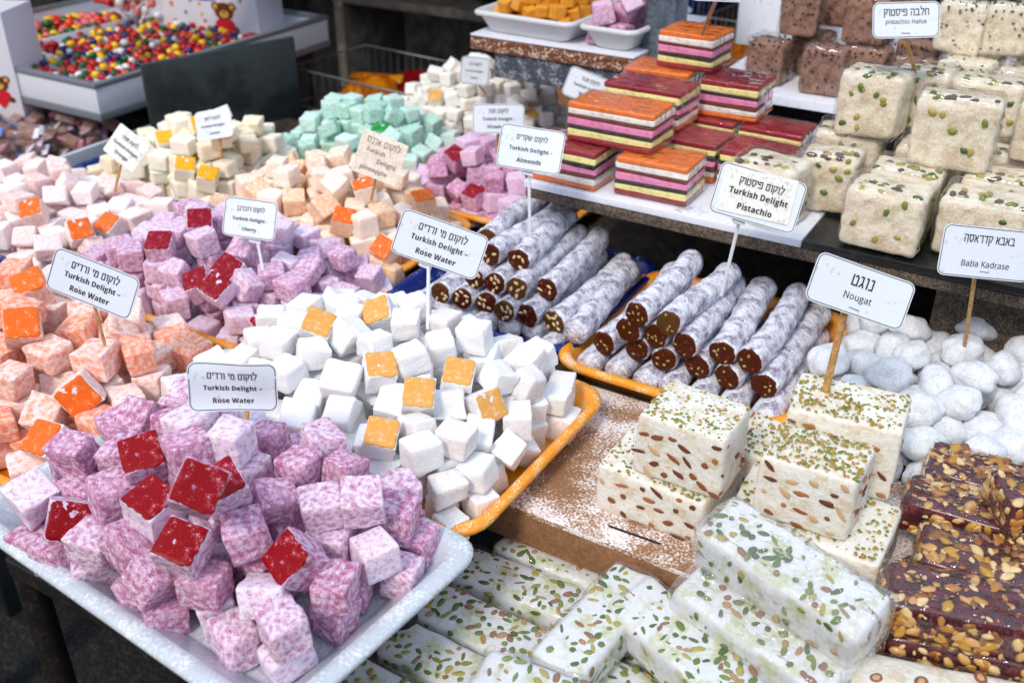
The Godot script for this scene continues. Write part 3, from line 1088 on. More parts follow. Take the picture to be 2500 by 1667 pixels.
	put("support", box(Vector3(0.35, 0.07, 0.008), 0.002), M.leg_paint, u, Transform3D(Basis(), Vector3(0, 0.8475, -0.15)))
	tag(put("steel_post", box(Vector3(0.021, 0.6, 0.021), 0.003), M.post_paint, self, Transform3D(turned(), at(-0.515, 1.235, 1.355))), "grey painted square steel post rising behind the layered jellies", "post")

func trays() -> void:
	# [a, b, half length, half width, floor height, material key, label]
	var list := [
		["yellow", -0.492, 0.598, 0.168, 0.122, 0.7715, "yellow plastic tray dusted with sugar holding white lokum"],
		["yellow", -0.808, 0.475, 0.166, 0.125, 0.765, "yellow plastic tray holding the deep orange lokum"],
		["yellow", -0.80, 0.905, 0.155, 0.094, 0.765, "yellow plastic tray holding pale pineapple lokum"],
		["yellow", -0.785, 0.706, 0.16, 0.102, 0.765, "yellow plastic tray holding lilac cherry lokum"],
		["yellow", -0.290, 0.868, 0.12, 0.122, 0.765, "yellow plastic tray holding rolls with pistachio cut ends"],
		["blue", -0.515, 0.884, 0.118, 0.124, 0.765, "dark blue plastic tray holding rolls with almond cut ends"],
		["blue", -1.13, 0.725, 0.17, 0.11, 0.765, "dark blue plastic tray holding pale peach lokum"],
		["blue", -1.1, 0.942, 0.15, 0.1, 0.765, "dark blue plastic tray holding cream lemon lokum"],
		["blue", -1.14, 0.5, 0.15, 0.105, 0.765, "dark blue plastic tray holding teal lokum beside orange lokum"],
		["yellow", -0.93, 1.135, 0.13, 0.09, 0.765, "yellow plastic tray holding mint green lokum"],
		["yellow", -0.67, 1.095, 0.125, 0.094, 0.765, "yellow plastic tray holding purple strawberry lokum"],
		["blue", -0.85, 1.325, 0.15, 0.095, 0.765, "dark blue plastic tray holding small ivory lokum"],
		["blue", -0.59, 1.305, 0.105, 0.1, 0.765, "dark blue plastic tray holding pale pink lokum beneath the plank"],
	]
	for t in list:
		var o := put("plastic_tray", tray_mesh(t[3], t[4], 0.026, 0.034, 0.012, 0.009, 0.003), M.yellow_tray if t[0] == "yellow" else M.blue_tray, self, Transform3D(turned(), at(t[1], t[2], t[5] + (0.0 if t[5] > 0.77 else -0.0008))))
		tag(o, t[6], "tray", "plastic trays on the counter")
	var c := put("clear_tray", tray_mesh(0.172, 0.101, 0.022, 0.022, 0.016, 0.014, 0.0025), M.clear_tray, self, Transform3D(turned(-0.085), at(-0.482, 0.381, 0.7915)))
	tag(c, "frosted clear plastic tray holding rose lokum", "tray")

func lokum() -> void:
	var piles := [
		{"kind": "rose_lokum", "label": "sugar dusted purple rose lokum cube in the clear tray", "cut_label": "rose lokum cube with glossy dark red cut face", "group": "rose lokum in the clear tray",
			"box": [-0.625, -0.325, 0.292, 0.478], "floor": 0.795, "peak": 0.108, "size": 0.0278, "mats": M.rose, "cut_mat": M.cut_red, "seed": 21, "rim": 0.023, "power": 3.2, "tries": 70,
			"cuts": [[-0.521, 0.365, 25, 40], [-0.487, 0.339, 22, 20], [-0.438, 0.369, 30, 50], [-0.447, 0.333, 35, 15], [-0.377, 0.365, 40, 50], [-0.425, 0.310, 45, 10], [-0.556, 0.322, 55, 30]]},
		{"kind": "white_lokum", "label": "thickly powdered white lokum cube in yellow tray", "cut_label": "white lokum cube with amber cut face", "group": "white lokum heap",
			"box": [-0.656, -0.329, 0.481, 0.713], "floor": 0.775, "peak": 0.108, "size": 0.0252, "mats": M.white, "cut_mat": M.cut_amber, "seed": 22, "rim": 0.034, "power": 3.0, "most": 260,
			"cuts": [[-0.545, 0.571, 30, 20], [-0.511, 0.613, 30, 60], [-0.459, 0.597, 20, 35], [-0.469, 0.556, 30, 25], [-0.409, 0.606, 25, 40], [-0.42, 0.547, 35, 50], [-0.436, 0.514, 35, 40], [-0.372, 0.58, 50, 85]]},
		{"kind": "orange_lokum", "label": "powdered deep orange lokum cube in yellow tray", "cut_label": "orange lokum cube with bright orange cut face", "group": "orange lokum heap",
			"box": [-0.965, -0.645, 0.365, 0.588], "floor": 0.769, "peak": 0.108, "size": 0.0292, "mats": M.orange, "cut_mat": M.cut_orange, "seed": 23, "rim": 0.032, "power": 3.0, "most": 260,
			"cuts": [[-0.768, 0.465, 40, 30], [-0.68, 0.40, 35, 25], [-0.69, 0.435, 60, 60], [-0.83, 0.515, 30, 50]]},
		{"kind": "cherry_lokum", "label": "powdered lilac cherry lokum cube in yellow tray", "cut_label": "cherry lokum cube with dark crimson cut face", "group": "cherry lokum heap",
			"box": [-0.945, -0.628, 0.606, 0.808], "floor": 0.769, "peak": 0.10, "size": 0.0255, "mats": M.cherry, "cut_mat": M.cut_cherry, "seed": 24, "rim": 0.032, "power": 3.0, "most": 260,
			"cuts": [[-0.80, 0.66, 30, 30], [-0.765, 0.645, 35, 55], [-0.736, 0.66, 40, 5], [-0.735, 0.628, 40, 10], [-0.66, 0.641, 50, 70], [-0.787, 0.70, 40, 40]]},
		{"kind": "peach_lokum", "label": "powdered pale peach lokum cube in blue tray", "cut_label": "peach lokum cube with orange cut face", "group": "peach lokum heap",
			"box": [-1.29, -0.965, 0.62, 0.83], "floor": 0.769, "peak": 0.080, "size": 0.026, "mats": M.peach, "cut_mat": M.cut_orange, "seed": 25, "rim": 0.032, "power": 2.6, "most": 260,
			"cuts": [[-1.06, 0.684, 35, 30], [-1.0, 0.681, 40, 50], [-0.995, 0.73, 30, 20]]},
		{"kind": "lemon_lokum", "label": "powdered cream lemon lokum cube in blue tray", "cut_label": "lemon lokum cube with golden cut face", "group": "lemon lokum heap",
			"box": [-1.24, -0.955, 0.842, 1.035], "floor": 0.769, "peak": 0.115, "size": 0.025, "mats": M.lemon, "cut_mat": M.cut_lemon, "seed": 26, "rim": 0.032, "power": 2.2, "most": 260, "centre": Vector2(0.06, 0),
			"cuts": [[-0.975, 0.91], [-0.97, 0.865], [-1.02, 0.86], [-1.10, 0.90], [-1.03, 0.93]]},
		{"kind": "mint_lokum", "label": "powdered mint green lokum cube in yellow tray", "cut_label": "mint lokum cube with vivid green cut face", "group": "mint lokum heap",
			"box": [-1.05, -0.805, 1.045, 1.22], "floor": 0.769, "peak": 0.105, "size": 0.024, "mats": M.mint, "cut_mat": M.cut_green, "seed": 27, "rim": 0.032, "most": 260,
			"cuts": [[-0.93, 1.08], [-0.87, 1.08], [-0.865, 1.11]]},
		{"kind": "pineapple_lokum", "label": "powdered pale pineapple lokum cube in yellow tray", "cut_label": "pineapple lokum cube with amber orange cut face", "group": "pineapple lokum heap",
			"box": [-0.945, -0.65, 0.814, 0.995], "floor": 0.769, "peak": 0.105, "size": 0.025, "mats": M.pine, "cut_mat": M.cut_orange, "seed": 28, "rim": 0.032, "power": 2.8, "most": 260,
			"cuts": [[-0.69, 0.916], [-0.68, 0.84, 60, 5], [-0.726, 0.845], [-0.744, 0.89]]},
		{"kind": "strawberry_lokum", "label": "powdered mauve strawberry lokum cube in yellow tray", "cut_label": "strawberry lokum cube with red cut face", "group": "strawberry lokum heap",
			"box": [-0.79, -0.552, 1.003, 1.185], "floor": 0.769, "peak": 0.10, "size": 0.024, "mats": M.berry, "cut_mat": M.cut_cherry, "seed": 29, "rim": 0.032, "most": 260,
			"cuts": [[-0.72, 1.05], [-0.674, 1.03]]},
		{"kind": "ivory_lokum", "label": "small ivory lokum cube heaped in blue tray", "cut_label": "ivory lokum cube with golden cut face", "group": "ivory lokum heap",
			"box": [-1.0, -0.705, 1.23, 1.418], "floor": 0.769, "peak": 0.132, "size": 0.021, "mats": M.ivory, "cut_mat": M.cut_amber, "seed": 30, "rim": 0.032, "power": 2.0, "most": 260,
			"cuts": [[-0.90, 1.27], [-0.751, 1.30]]},
		{"kind": "pink_lokum", "label": "pale pink lokum cube heaped beneath the plank", "cut_label": "", "group": "pale pink lokum heap",
			"box": [-0.68, -0.50, 1.215, 1.395], "floor": 0.769, "peak": 0.085, "size": 0.025, "mats": M.pink, "cut_mat": M.cut_cherry, "seed": 31, "rim": 0.032, "most": 260, "cuts": []},
		{"kind": "teal_lokum", "label": "powdered teal lokum cube in blue tray beside orange lokum", "cut_label": "", "group": "teal lokum heap",
			"box": [-1.27, -1.01, 0.415, 0.585], "floor": 0.769, "peak": 0.06, "size": 0.031, "mats": M.mint, "cut_mat": M.cut_green, "seed": 32, "rim": 0.032, "most": 260, "cuts": []},
	]
	for p in piles:
		lokum_pile(p)

# ---------------------------------------------------------------- rolls

func roll_mesh(length: float, r: float, sd: int) -> ArrayMesh:
	# along -z from the cut end at z = 0
	var noise := FastNoiseLite.new()
	noise.seed = sd
	noise.frequency = 60.0
	noise.fractal_octaves = 3
	var st := SurfaceTool.new()
	st.begin(Mesh.PRIMITIVE_TRIANGLES)
	st.set_smooth_group(0)
	var rings := []
	var n := 26
	var sides := 22
	for i in n + 1:
		var t := float(i) / n
		var z := -length * t
		var rr := r
		if i == 0:
			rr = r * 0.93
		elif i == 1:
			rr = r
			z = -0.002
		if t > 0.94:
			rr *= sqrt(maxf(0.06, 1.0 - pow((t - 0.94) / 0.062, 2.0)))
		var ring := PackedVector3Array()
		for j in sides:
			var a := TAU * j / sides
			var p := Vector3(cos(a), sin(a), 0)
			var k := 1.0 + 0.16 * noise.get_noise_3d(p.x * r, p.y * r, z) + 0.06 * sin(a * 2 + sd)
			ring.append(Vector3(p.x * rr * k, p.y * rr * k, z) + Vector3(0.0026 * sin(z * 34 + sd), 0, 0))
		rings.append(ring)
	strip(st, rings)
	cap(st, rings[0], true)
	cap(st, rings[-1], false)
	st.generate_normals()
	st.index()
	return st.commit()

func disc_mesh(r: float, sd: int) -> ArrayMesh:
	var noise := FastNoiseLite.new()
	noise.seed = sd
	noise.frequency = 1.2
	var st := SurfaceTool.new()
	st.begin(Mesh.PRIMITIVE_TRIANGLES)
	st.set_smooth_group(0)
	var rings := []
	var sides := 24
	for k in [[1.0, -0.0016], [1.0, 0.0], [0.93, 0.0006], [0.5, 0.0007]]:
		var ring := PackedVector3Array()
		for j in sides:
			var a := -TAU * j / sides
			var q := 1.0 + 0.16 * noise.get_noise_2d(cos(a) * 1.6, sin(a) * 1.6) + 0.06 * sin(a * 2 + sd - 20)
			ring.append(Vector3(cos(a) * r * q * k[0], sin(a) * r * q * k[0], k[1] + 0.0006 * noise.get_noise_2d(cos(a) * 3, sin(a) * 3)))
		rings.append(ring)
	strip(st, rings)
	var last: PackedVector3Array = rings[-1]
	cap(st, last, false)
	st.generate_normals()
	st.index()
	return st.commit()

func rolls() -> void:
	rng.seed = 91
	var bodies := []
	var discs := []
	for i in 5:
		bodies.append(roll_mesh(0.132, 0.0127, 40 + i))
		discs.append(disc_mesh(0.0118, 60 + i))
	# [a, b, layer, open end 1 / closed 0]
	var pist := []
	for i in 7:
		pist.append([-0.377 + 0.0296 * i, 0.766, 0, 0])
	for i in 6:
		pist.append([-0.362 + 0.0305 * i, 0.782, 1, 1])
	for i in 5:
		pist.append([-0.3386 + 0.0296 * i, 0.780, 2, 1])
	pist.append([-0.3257, 0.772, 3, 1])
	pist.append([-0.2945, 0.769, 3, 1])
	var alm := []
	for i in 7:
		alm.append([-0.588 + 0.0275 * i, 0.778 + 0.006 * (i % 3), 0, 0])
	for i in 7:
		alm.append([-0.560 + 0.0268 * i, 0.784 + 0.004 * (i % 3), 1, 0 if i == 6 else 1])
	for p in [[-0.525, 0.793], [-0.4985, 0.796], [-0.471, 0.80], [-0.444, 0.812]]:
		alm.append([p[0], p[1], 2, 1])
	for p in [[-0.538, 0.842], [-0.511, 0.814], [-0.485, 0.815]]:
		alm.append([p[0], p[1], 3, 1])
	for kind in 2:
		for r in (pist if kind == 0 else alm):
			var y: float = 0.7820 + 0.0224 * r[2]
			var yaw := rng.randf_range(-0.085, 0.085)
			var xf := Transform3D(turned(yaw) * Basis(Vector3.RIGHT, rng.randf_range(-0.015, 0.03)), at(r[0] + rng.randf_range(-0.001, 0.001), r[1] + rng.randf_range(-0.004, 0.004), y))
			var opened: bool = r[3] == 1
			var o := node("pistachio_roll" if kind == 0 else "almond_roll", xf)
			var tier: String = ["bottom", "second", "third", "top"][r[2]]
			if kind == 0:
				tag(o, "sugar dusted roll with brown cut end and pistachio bits, %s layer of its stack" % tier if opened else "uncut sugar dusted roll at the bottom of the pistachio stack", "candy roll", "pistachio rolls in the yellow tray" if opened else "uncut rolls in the yellow tray")
			else:
				tag(o, "sugar dusted roll with brown cut end full of almonds, %s layer of its stack" % tier if opened else "uncut sugar dusted roll in the %s layer of the almond stack" % tier, "candy roll", "almond rolls in the blue tray" if opened else "uncut rolls in the blue tray")
			var k := rng.randi_range(0, 4)
			put("sugar_coat", bodies[k], M.roll[rng.randi_range(0, 2)], o, Transform3D(Basis().scaled(Vector3(rng.randf_range(0.96, 1.05), rng.randf_range(0.94, 1.04), [1.42, 1.3, 1.12, 1.06][r[2]] * rng.randf_range(0.92, 1.05))), Vector3.ZERO))
			if opened:
				var e := put("cut_end", discs[k], M.brown_jelly if rng.randf() < (0.85 if kind == 0 else 0.6) else M.amber_jelly, o, Transform3D(Basis(), Vector3(0.0026 * sin(40 + k), 0, 0.0008)))
				var laid := []
				var n := rng.randi_range(4, 7) if kind == 0 else rng.randi_range(4, 9)
				for q in n * 3:
					if laid.size() >= n:
						break
					var p := Vector2.from_angle(rng.randf() * TAU) * sqrt(rng.randf()) * 0.0088
					var free := true
					for w in laid:
						if p.distance_to(w) < (0.0032 if kind == 0 else 0.0046):
							free = false
					if not free:
						continue
					laid.append(p)
					var b := Basis(Vector3.BACK, rng.randf() * PI)
					var red := rng.randf() < 0.25
					if kind == 0:
						b = b * Basis.from_scale(Vector3(rng.randf_range(0.002, 0.0042), rng.randf_range(0.0016, 0.0028), 0.0012))
						put("berry_bit" if red else "pistachio_bit", nut_shapes[rng.randi_range(0, 5)], M.red_bit if red else M.pistachio_pale, e, Transform3D(b, Vector3(p.x, p.y, 0.0007)))
					else:
						b = b * Basis.from_scale(Vector3(rng.randf_range(0.004, 0.0068), rng.randf_range(0.0026, 0.0038), 0.0014))
						put("berry_bit" if red else "almond_piece", nut_shapes[rng.randi_range(0, 5)], M.red_bit if red else M.almond_white, e, Transform3D(b, Vector3(p.x, p.y, 0.0008)))

# ---------------------------------------------------------------- layered jellies

func cakes() -> void:
	rng.seed = 7
	# [a0, a1, b front, base y, depth, top: o orange, r red, label]
	var list := [
		[-0.522, -0.443, 0.903, 0.9005, 0.056, "r", "red topped layered jelly beneath another at the shelf end"],
		[-0.425, -0.346, 0.911, 0.9005, 0.056, "o", "orange topped layered jelly standing alone at the white board edge"],
		[-0.407, -0.345, 0.990, 0.9005, 0.056, "r", "red topped layered jelly between two stacked ones"],
		[-0.340, -0.272, 0.985, 0.9005, 0.056, "r", "red topped layered jelly lying beside the pistachio halva"],
		[-0.350, -0.278, 1.066, 0.9005, 0.056, "r", "red topped layered jelly behind the one beside the halva"],
		[-0.430, -0.354, 1.066, 0.9005, 0.056, "r", "red topped layered jelly mostly hidden under the stack"],
		[-0.505, -0.428, 0.985, 0.9005, 0.056, "r", "layered jelly at the bottom of the hindmost stack"],
		[-0.512, -0.434, 1.066, 0.9005, 0.056, "r", "layered jelly hidden in the bottom row by the post"],
		[-0.490, -0.392, 0.928, 0.9421, 0.056, "o", "large orange topped layered jelly stacked on two others"],
		[-0.490, -0.398, 1.012, 0.9421, 0.056, "r", "red topped layered jelly stacked behind the large orange one"],
		[-0.404, -0.336, 1.080, 0.9421, 0.06, "r", "pink sided layered jelly with red top stacked near halva"],
		[-0.500, -0.420, 1.082, 0.9421, 0.056, "o", "orange topped layered jelly under the highest one"],
		[-0.466, -0.398, 1.100, 0.9838, 0.058, "o", "topmost layered jelly holding a wooden stick"],
	]
	for c in list:
		var w: float = c[1] - c[0]
		var x := node("layered_jelly", Transform3D(turned(rng.randf_range(-0.05, 0.05)), at((c[0] + c[1]) / 2, c[2] + c[4] / 2, c[3])))
		tag(x, c[6], "jelly cake", "layered jellies on the shelf")
		var order := ["red", "yellow", "green", "pink", "brown", "white", "orange"]
		var thick := [0.0056, 0.0066, 0.0046, 0.0074, 0.0044, 0.0066, 0.0054]
		if c[5] == "r":
			order.reverse()
			thick.reverse()
		var y := 0.0006
		for i in 7:
			var h: float = thick[i]
			put(order[i] + "_layer", rounded_box(Vector3(w / 2 - rng.randf_range(0.0, 0.0009), h / 2, c[4] / 2 - rng.randf_range(0.0, 0.0009)), minf(0.0016, h * 0.33), 7, 0.0008, 0.0006, 500 + i * 7 + int(w * 1000), 90.0), M["layer_" + order[i]], x, Transform3D(Basis(), Vector3(0, y + h / 2, 0)))
			y += h
		put("wrapper", rounded_box(Vector3(w / 2 + 0.0009, y / 2 + 0.0001, c[4] / 2 + 0.0009), 0.0018, 9, 0.0004, 0.0009, 33 + int(w * 999), 70.0), M.film, x, Transform3D(Basis(), Vector3(0, y / 2 + 0.0004, 0)))

# ---------------------------------------------------------------- halva

func halva_block(kind: String, label: String, group: String, a0: float, b0: float, y: float, size: Vector3, mat: Material, nuts: int, chips: int, yaw: float, wrapped: bool) -> void:
	var o := node(kind, Transform3D(turned(yaw), at(a0 + size.x / 2, b0 + size.z / 2, y)))
	tag(o, label, "halva", group)
	var sd := rng.randi_range(1, 90000)
	put("body", rounded_box(size / 2, 0.006, 9, 0.0022, 0.0020, sd, 70.0), mat, o, Transform3D(Basis(), Vector3(0, size.y / 2 + 0.001, 0)))
	for i in nuts:
		var on_top := i < nuts * 0.55
		var p: Vector3
		var n: Vector3
		if on_top:
			p = Vector3(rng.randf_range(-0.42, 0.42) * size.x, size.y + 0.0008, rng.randf_range(-0.1, 0.44) * size.z)
			n = Vector3.UP
		elif rng.randf() < 0.75:
			p = Vector3(rng.randf_range(-0.4, 0.4) * size.x, rng.randf_range(0.12, 0.92) * size.y, size.z / 2 + 0.0008)
			n = Vector3.BACK
		else:
			p = Vector3(size.x / 2 + 0.0002, rng.randf_range(0.12, 0.9) * size.y, rng.randf_range(-0.4, 0.4) * size.z)
			n = Vector3.RIGHT
		var b := Basis(n, rng.randf() * TAU) * Basis.from_scale(Vector3(0.0085, 0.0045, 0.0058) * rng.randf_range(0.7, 1.15))
		if n == Vector3.BACK:
			b = Basis(n, rng.randf() * TAU) * Basis.from_scale(Vector3(0.0078, 0.0054, 0.0036) * rng.randf_range(0.7, 1.1))
		elif n == Vector3.RIGHT:
			b = Basis(n, rng.randf() * TAU) * Basis.from_scale(Vector3(0.0036, 0.0054, 0.0078) * rng.randf_range(0.7, 1.1))
		var m: Material = M.skin[rng.randi_range(0, 1)] if on_top and rng.randf() < 0.3 else M.green[rng.randi_range(0, 3)]
		put("pistachio", nut_shapes[rng.randi_range(0, 5)], m, o, Transform3D(b, p))
	if chips > 0:
		var st := SurfaceTool.new()
		st.begin(Mesh.PRIMITIVE_TRIANGLES)
		for i in chips:
			var p := Vector3(rng.randf_range(-0.46, 0.46) * size.x, rng.randf_range(0.06, 0.98) * size.y, size.z / 2 + 0.0008)
			if i % 3 == 0:
				p.y = size.y * rng.randf_range(0.9, 0.99)
			var sc := Vector3(rng.randf_range(0.0012, 0.0042), rng.randf_range(0.001, 0.0024), 0.0036)
			if i % 4 == 1:
				p = Vector3(size.x / 2 + 0.0003, rng.randf_range(0.06, 0.98) * size.y, rng.randf_range(-0.46, 0.46) * size.z)
				sc = Vector3(0.0036, sc.y, sc.x)
			elif i % 4 == 2:
				p = Vector3(rng.randf_range(-0.46, 0.46) * size.x, size.y + 0.001, rng.randf_range(-0.46, 0.46) * size.z)
				sc = Vector3(sc.x, 0.0036, sc.y * 1.6)
			st.append_from(nut_ball, 0, Transform3D(Basis.from_scale(sc), p))
		stuff(put("chocolate_chips", st.commit(), M.chocolate, o))
	if wrapped:
		put("wrapper", rounded_box(size / 2 + Vector3(0.0014, 0.0028, 0.0012), 0.006, 12, 0.0012, 0.0016, sd + 5, 45.0), M.film_tight, o, Transform3D(Basis(), Vector3(0, size.y / 2 + 0.0032, 0)))

func halva() -> void:
	rng.seed = 15
	var z := Vector3(0.066, 0.056, 0.05)
	var g := "pistachio halva on the black board"
	var list := [
		[-0.190, 0.903, 0.9005, Vector3(0.07, 0.056, 0.05), 0.0, "pistachio halva block at the black board edge behind the nougat card"],
		[-0.112, 0.925, 0.9005, Vector3(0.075, 0.056, 0.05), 0.02, "pistachio halva block above the white pebble sweets"],
		[-0.300, 0.908, 0.9005, Vector3(0.064, 0.058, 0.05), -0.12, "pistachio halva block behind the pistachio card"],
		[-0.254, 0.968, 0.9005, Vector3(0.056, 0.056, 0.05), 0.05, "pistachio halva block beside the red topped jelly"],
		[-0.186, 0.962, 0.9005, z, 0.0, "pistachio halva block under the large square one"],
		[-0.105, 0.985, 0.9005, z, 0.0, "pistachio halva block hidden behind the one over pebbles"],
		[-0.262, 1.045, 0.9005, z, 0.1, "pistachio halva block under a tilted square one"],
		[-0.180, 1.045, 0.9005, z, 0.0, "pistachio halva block in the middle of the bottom row"],
		[-0.100, 1.06, 0.9005, z, 0.0, "pistachio halva block in the bottom row by the green rolls"],
		[-0.180, 1.12, 0.9005, z, 0.0, "pistachio halva block in the hindmost bottom row"],
		[-0.105, 1.14, 0.9005, z, 0.0, "pistachio halva block under the green rolls"],
		[-0.158, 0.992, 0.9585, Vector3(0.072, 0.064, 0.042), 0.03, "large square pistachio halva block stacked on two others"],
		[-0.243, 1.040, 0.9585, Vector3(0.062, 0.062, 0.05), -0.06, "tilted square pistachio halva block stacked beside the white boarded halva"],
		[-0.203, 1.095, 0.9585, Vector3(0.055, 0.058, 0.045), 0.0, "pistachio halva block with the halva card stuck in it"],
		[-0.150, 1.115, 0.9585, Vector3(0.07, 0.05, 0.05), 0.05, "pistachio halva block stacked behind the large square one"],
		[-0.075, 1.045, 0.9585, Vector3(0.06, 0.056, 0.05), 0.0, "pistachio halva block stacked nearest the green rolls"],
	]
	for h in list:
		halva_block("pistachio_halva", h[5], g, h[0], h[1], h[2], h[3], M.halva, 24, 0, h[4], true)
	g = "brown halva on the white shelf"
	var ks := [[-0.418, 1.272, 0], [-0.345, 1.262, 0], [-0.30, 1.285, 0], [-0.242, 1.272, 0], [-0.38, 1.335, 0], [-0.315, 1.345, 0], [-0.25, 1.34, 0], [-0.392, 1.30, 1], [-0.312, 1.30, 1], [-0.36, 1.37, 1], [-0.29, 1.375, 1]]
	for k in ks:
		halva_block("chocolate_halva", "brown chocolate halva block in the lower row on white shelf" if k[2] == 0 else "brown chocolate halva block stacked in the upper row", g + (" below" if k[2] == 0 else " above"), k[0], k[1], 0.9305 + 0.058 * k[2], Vector3(0.05, 0.055, 0.05) * rng.randf_range(0.94, 1.06), M.choc_halva, 0, 64, rng.randf_range(-0.12, 0.12), true)
	g = "cream halva on the white shelf"
	var vs := [[-0.185, 1.262, 0], [-0.125, 1.255, 0], [-0.065, 1.262, 0], [0.0, 1.262, 0], [-0.185, 1.33, 0], [-0.115, 1.33, 0], [-0.045, 1.335, 0], [-0.205, 1.30, 1], [-0.155, 1.312, 1], [-0.085, 1.285, 1], [-0.02, 1.3, 1], [-0.13, 1.38, 1], [-0.06, 1.38, 1]]
	for k in vs:
		halva_block("chip_halva", "cream halva block with dark chips in the lower row" if k[2] == 0 else "cream halva block with dark chips stacked above others", g + (" below" if k[2] == 0 else " above"), k[0], k[1], 0.9305 + 0.060 * k[2], Vector3(0.055, 0.058, 0.05) * rng.randf_range(0.94, 1.06), M.chip_halva, 0, 42, rng.randf_range(-0.12, 0.12), true)
	# green pistachio-coated rolls in film
	for p in [[-0.098, 1.165, 0.972], [-0.055, 1.15, 0.974]]:
		var o := node("wrapped_green_roll", Transform3D(turned(-0.25) * Basis(Vector3.RIGHT, -0.12), at(p[0], p[1], p[2])))
		tag(o, "green pistachio roll in shiny film lying on the halva", "candy roll", "green rolls on the halva")
		put("roll", roll_mesh(0.11, 0.017, 71), patched(mixed_texture("green_roll", Color(0.24, 0.30, 0.12), Color(0.52, 0.55, 0.30), 0.5, 0.2, 0.04, 0.12, 0.5, 95, 0.1), 14.0, 0.5), o)
		put("wrapper", roll_mesh(0.112, 0.0185, 72), M.film, o, Transform3D(Basis(), Vector3(0, 0, 0.001)))

# ---------------------------------------------------------------- nougat

func crumbs(size: Vector3, n: int, parent: Node3D, top: float) -> void:
	for c in 3:
		var st := SurfaceTool.new()
		st.begin(Mesh.PRIMITIVE_TRIANGLES)
		for i in n / 3:
			var p := Vector3(rng.randf_range(-0.48, 0.48) * size.x, top + 0.0002, rng.randf_range(-0.48, 0.48) * size.z)
			var s := rng.randf_range(0.0008, 0.0030)
			var b := Basis(Vector3.UP, rng.randf() * TAU) * Basis.from_scale(Vector3(s * rng.randf_range(1.0, 1.8), minf(s * 0.7, 0.0014), s))
			st.append_from(nut_ball, 0, Transform3D(b, p))
		stuff(put("chopped_nuts", st.commit(), [M.green[2], M.nuts[4], M.green[1]][c] if c != 1 or n % 2 == 0 else M.skin[1], parent))

func nougat() -> void:
	rng.seed = 33
	var g := "almond nougat blocks"
	# [a0, a1, b front, depth, y0, y1, yaw, label]
	var list := [
		[-0.276, -0.185, 0.588, 0.07, 0.7713, 0.814, -0.02, "lower almond nougat slab on the cardboard box beside the yellow tray"],
		[-0.172, -0.058, 0.586, 0.075, 0.7713, 0.814, 0.02, "lower almond nougat slab under the squarest nougat block"],
		[-0.215, -0.12, 0.668, 0.06, 0.7713, 0.812, 0.0, "almond nougat slab hidden behind the two tall ones"],
		[-0.248, -0.177, 0.594, 0.058, 0.8145, 0.869, -0.03, "almond nougat block stacked nearest the yellow tray"],
		[-0.152, -0.083, 0.594, 0.05, 0.8145, 0.869, 0.03, "square almond nougat block with smooth grey side face"],
		[-0.156, -0.072, 0.655, 0.056, 0.8135, 0.876, 0.10, "almond nougat block with the nougat card stuck in it"],
	]
	for c in list:
		var size := Vector3(c[1] - c[0], c[5] - c[4], c[3])
		var o := node("almond_nougat", Transform3D(turned(c[6]), at((c[0] + c[1]) / 2, c[2] + c[3] / 2, c[4])))
		tag(o, c[7], "nougat", g)
		put("body", rounded_box(size / 2, 0.004, 6, 0.0018, 0.0014, 700 + int(size.x * 1e4), 40.0), M.nougat, o, Transform3D(Basis(), Vector3(0, size.y / 2, 0)))
		var laid := []
		for i in 70:
			if laid.size() > 17:
				break
			var p := Vector3(rng.randf_range(-0.45, 0.45) * size.x, rng.randf_range(0.06, 0.9) * size.y, size.z / 2 + 0.0003)
			var free := true
			for q in laid:
				if q.distance_to(p) < 0.0095:
					free = false
			if not free:
				continue
			laid.append(p)
			var b := Basis(Vector3.BACK, rng.randf_range(-1.0, 0.4)) * Basis.from_scale(Vector3(rng.randf_range(0.004, 0.0125), rng.randf_range(0.0028, 0.0052), 0.0014))
			put("almond", nut_shapes[rng.randi_range(0, 5)], M.almond[rng.randi_range(0, 3)], o, Transform3D(b, p))
		for i in 12:
			var p := Vector3(size.x / 2 + 0.0003, rng.randf_range(0.06, 0.9) * size.y, rng.randf_range(-0.45, 0.45) * size.z)
			var b := Basis(Vector3.RIGHT, rng.randf_range(-1.0, 0.4)) * Basis.from_scale(Vector3(0.0016, rng.randf_range(0.0024, 0.0038), rng.randf_range(0.0035, 0.009)))
			put("almond", nut_shapes[rng.randi_range(0, 5)], M.almond[rng.randi_range(0, 3)], o, Transform3D(b, p))
		crumbs(size, 300, o, size.y + 0.0008)

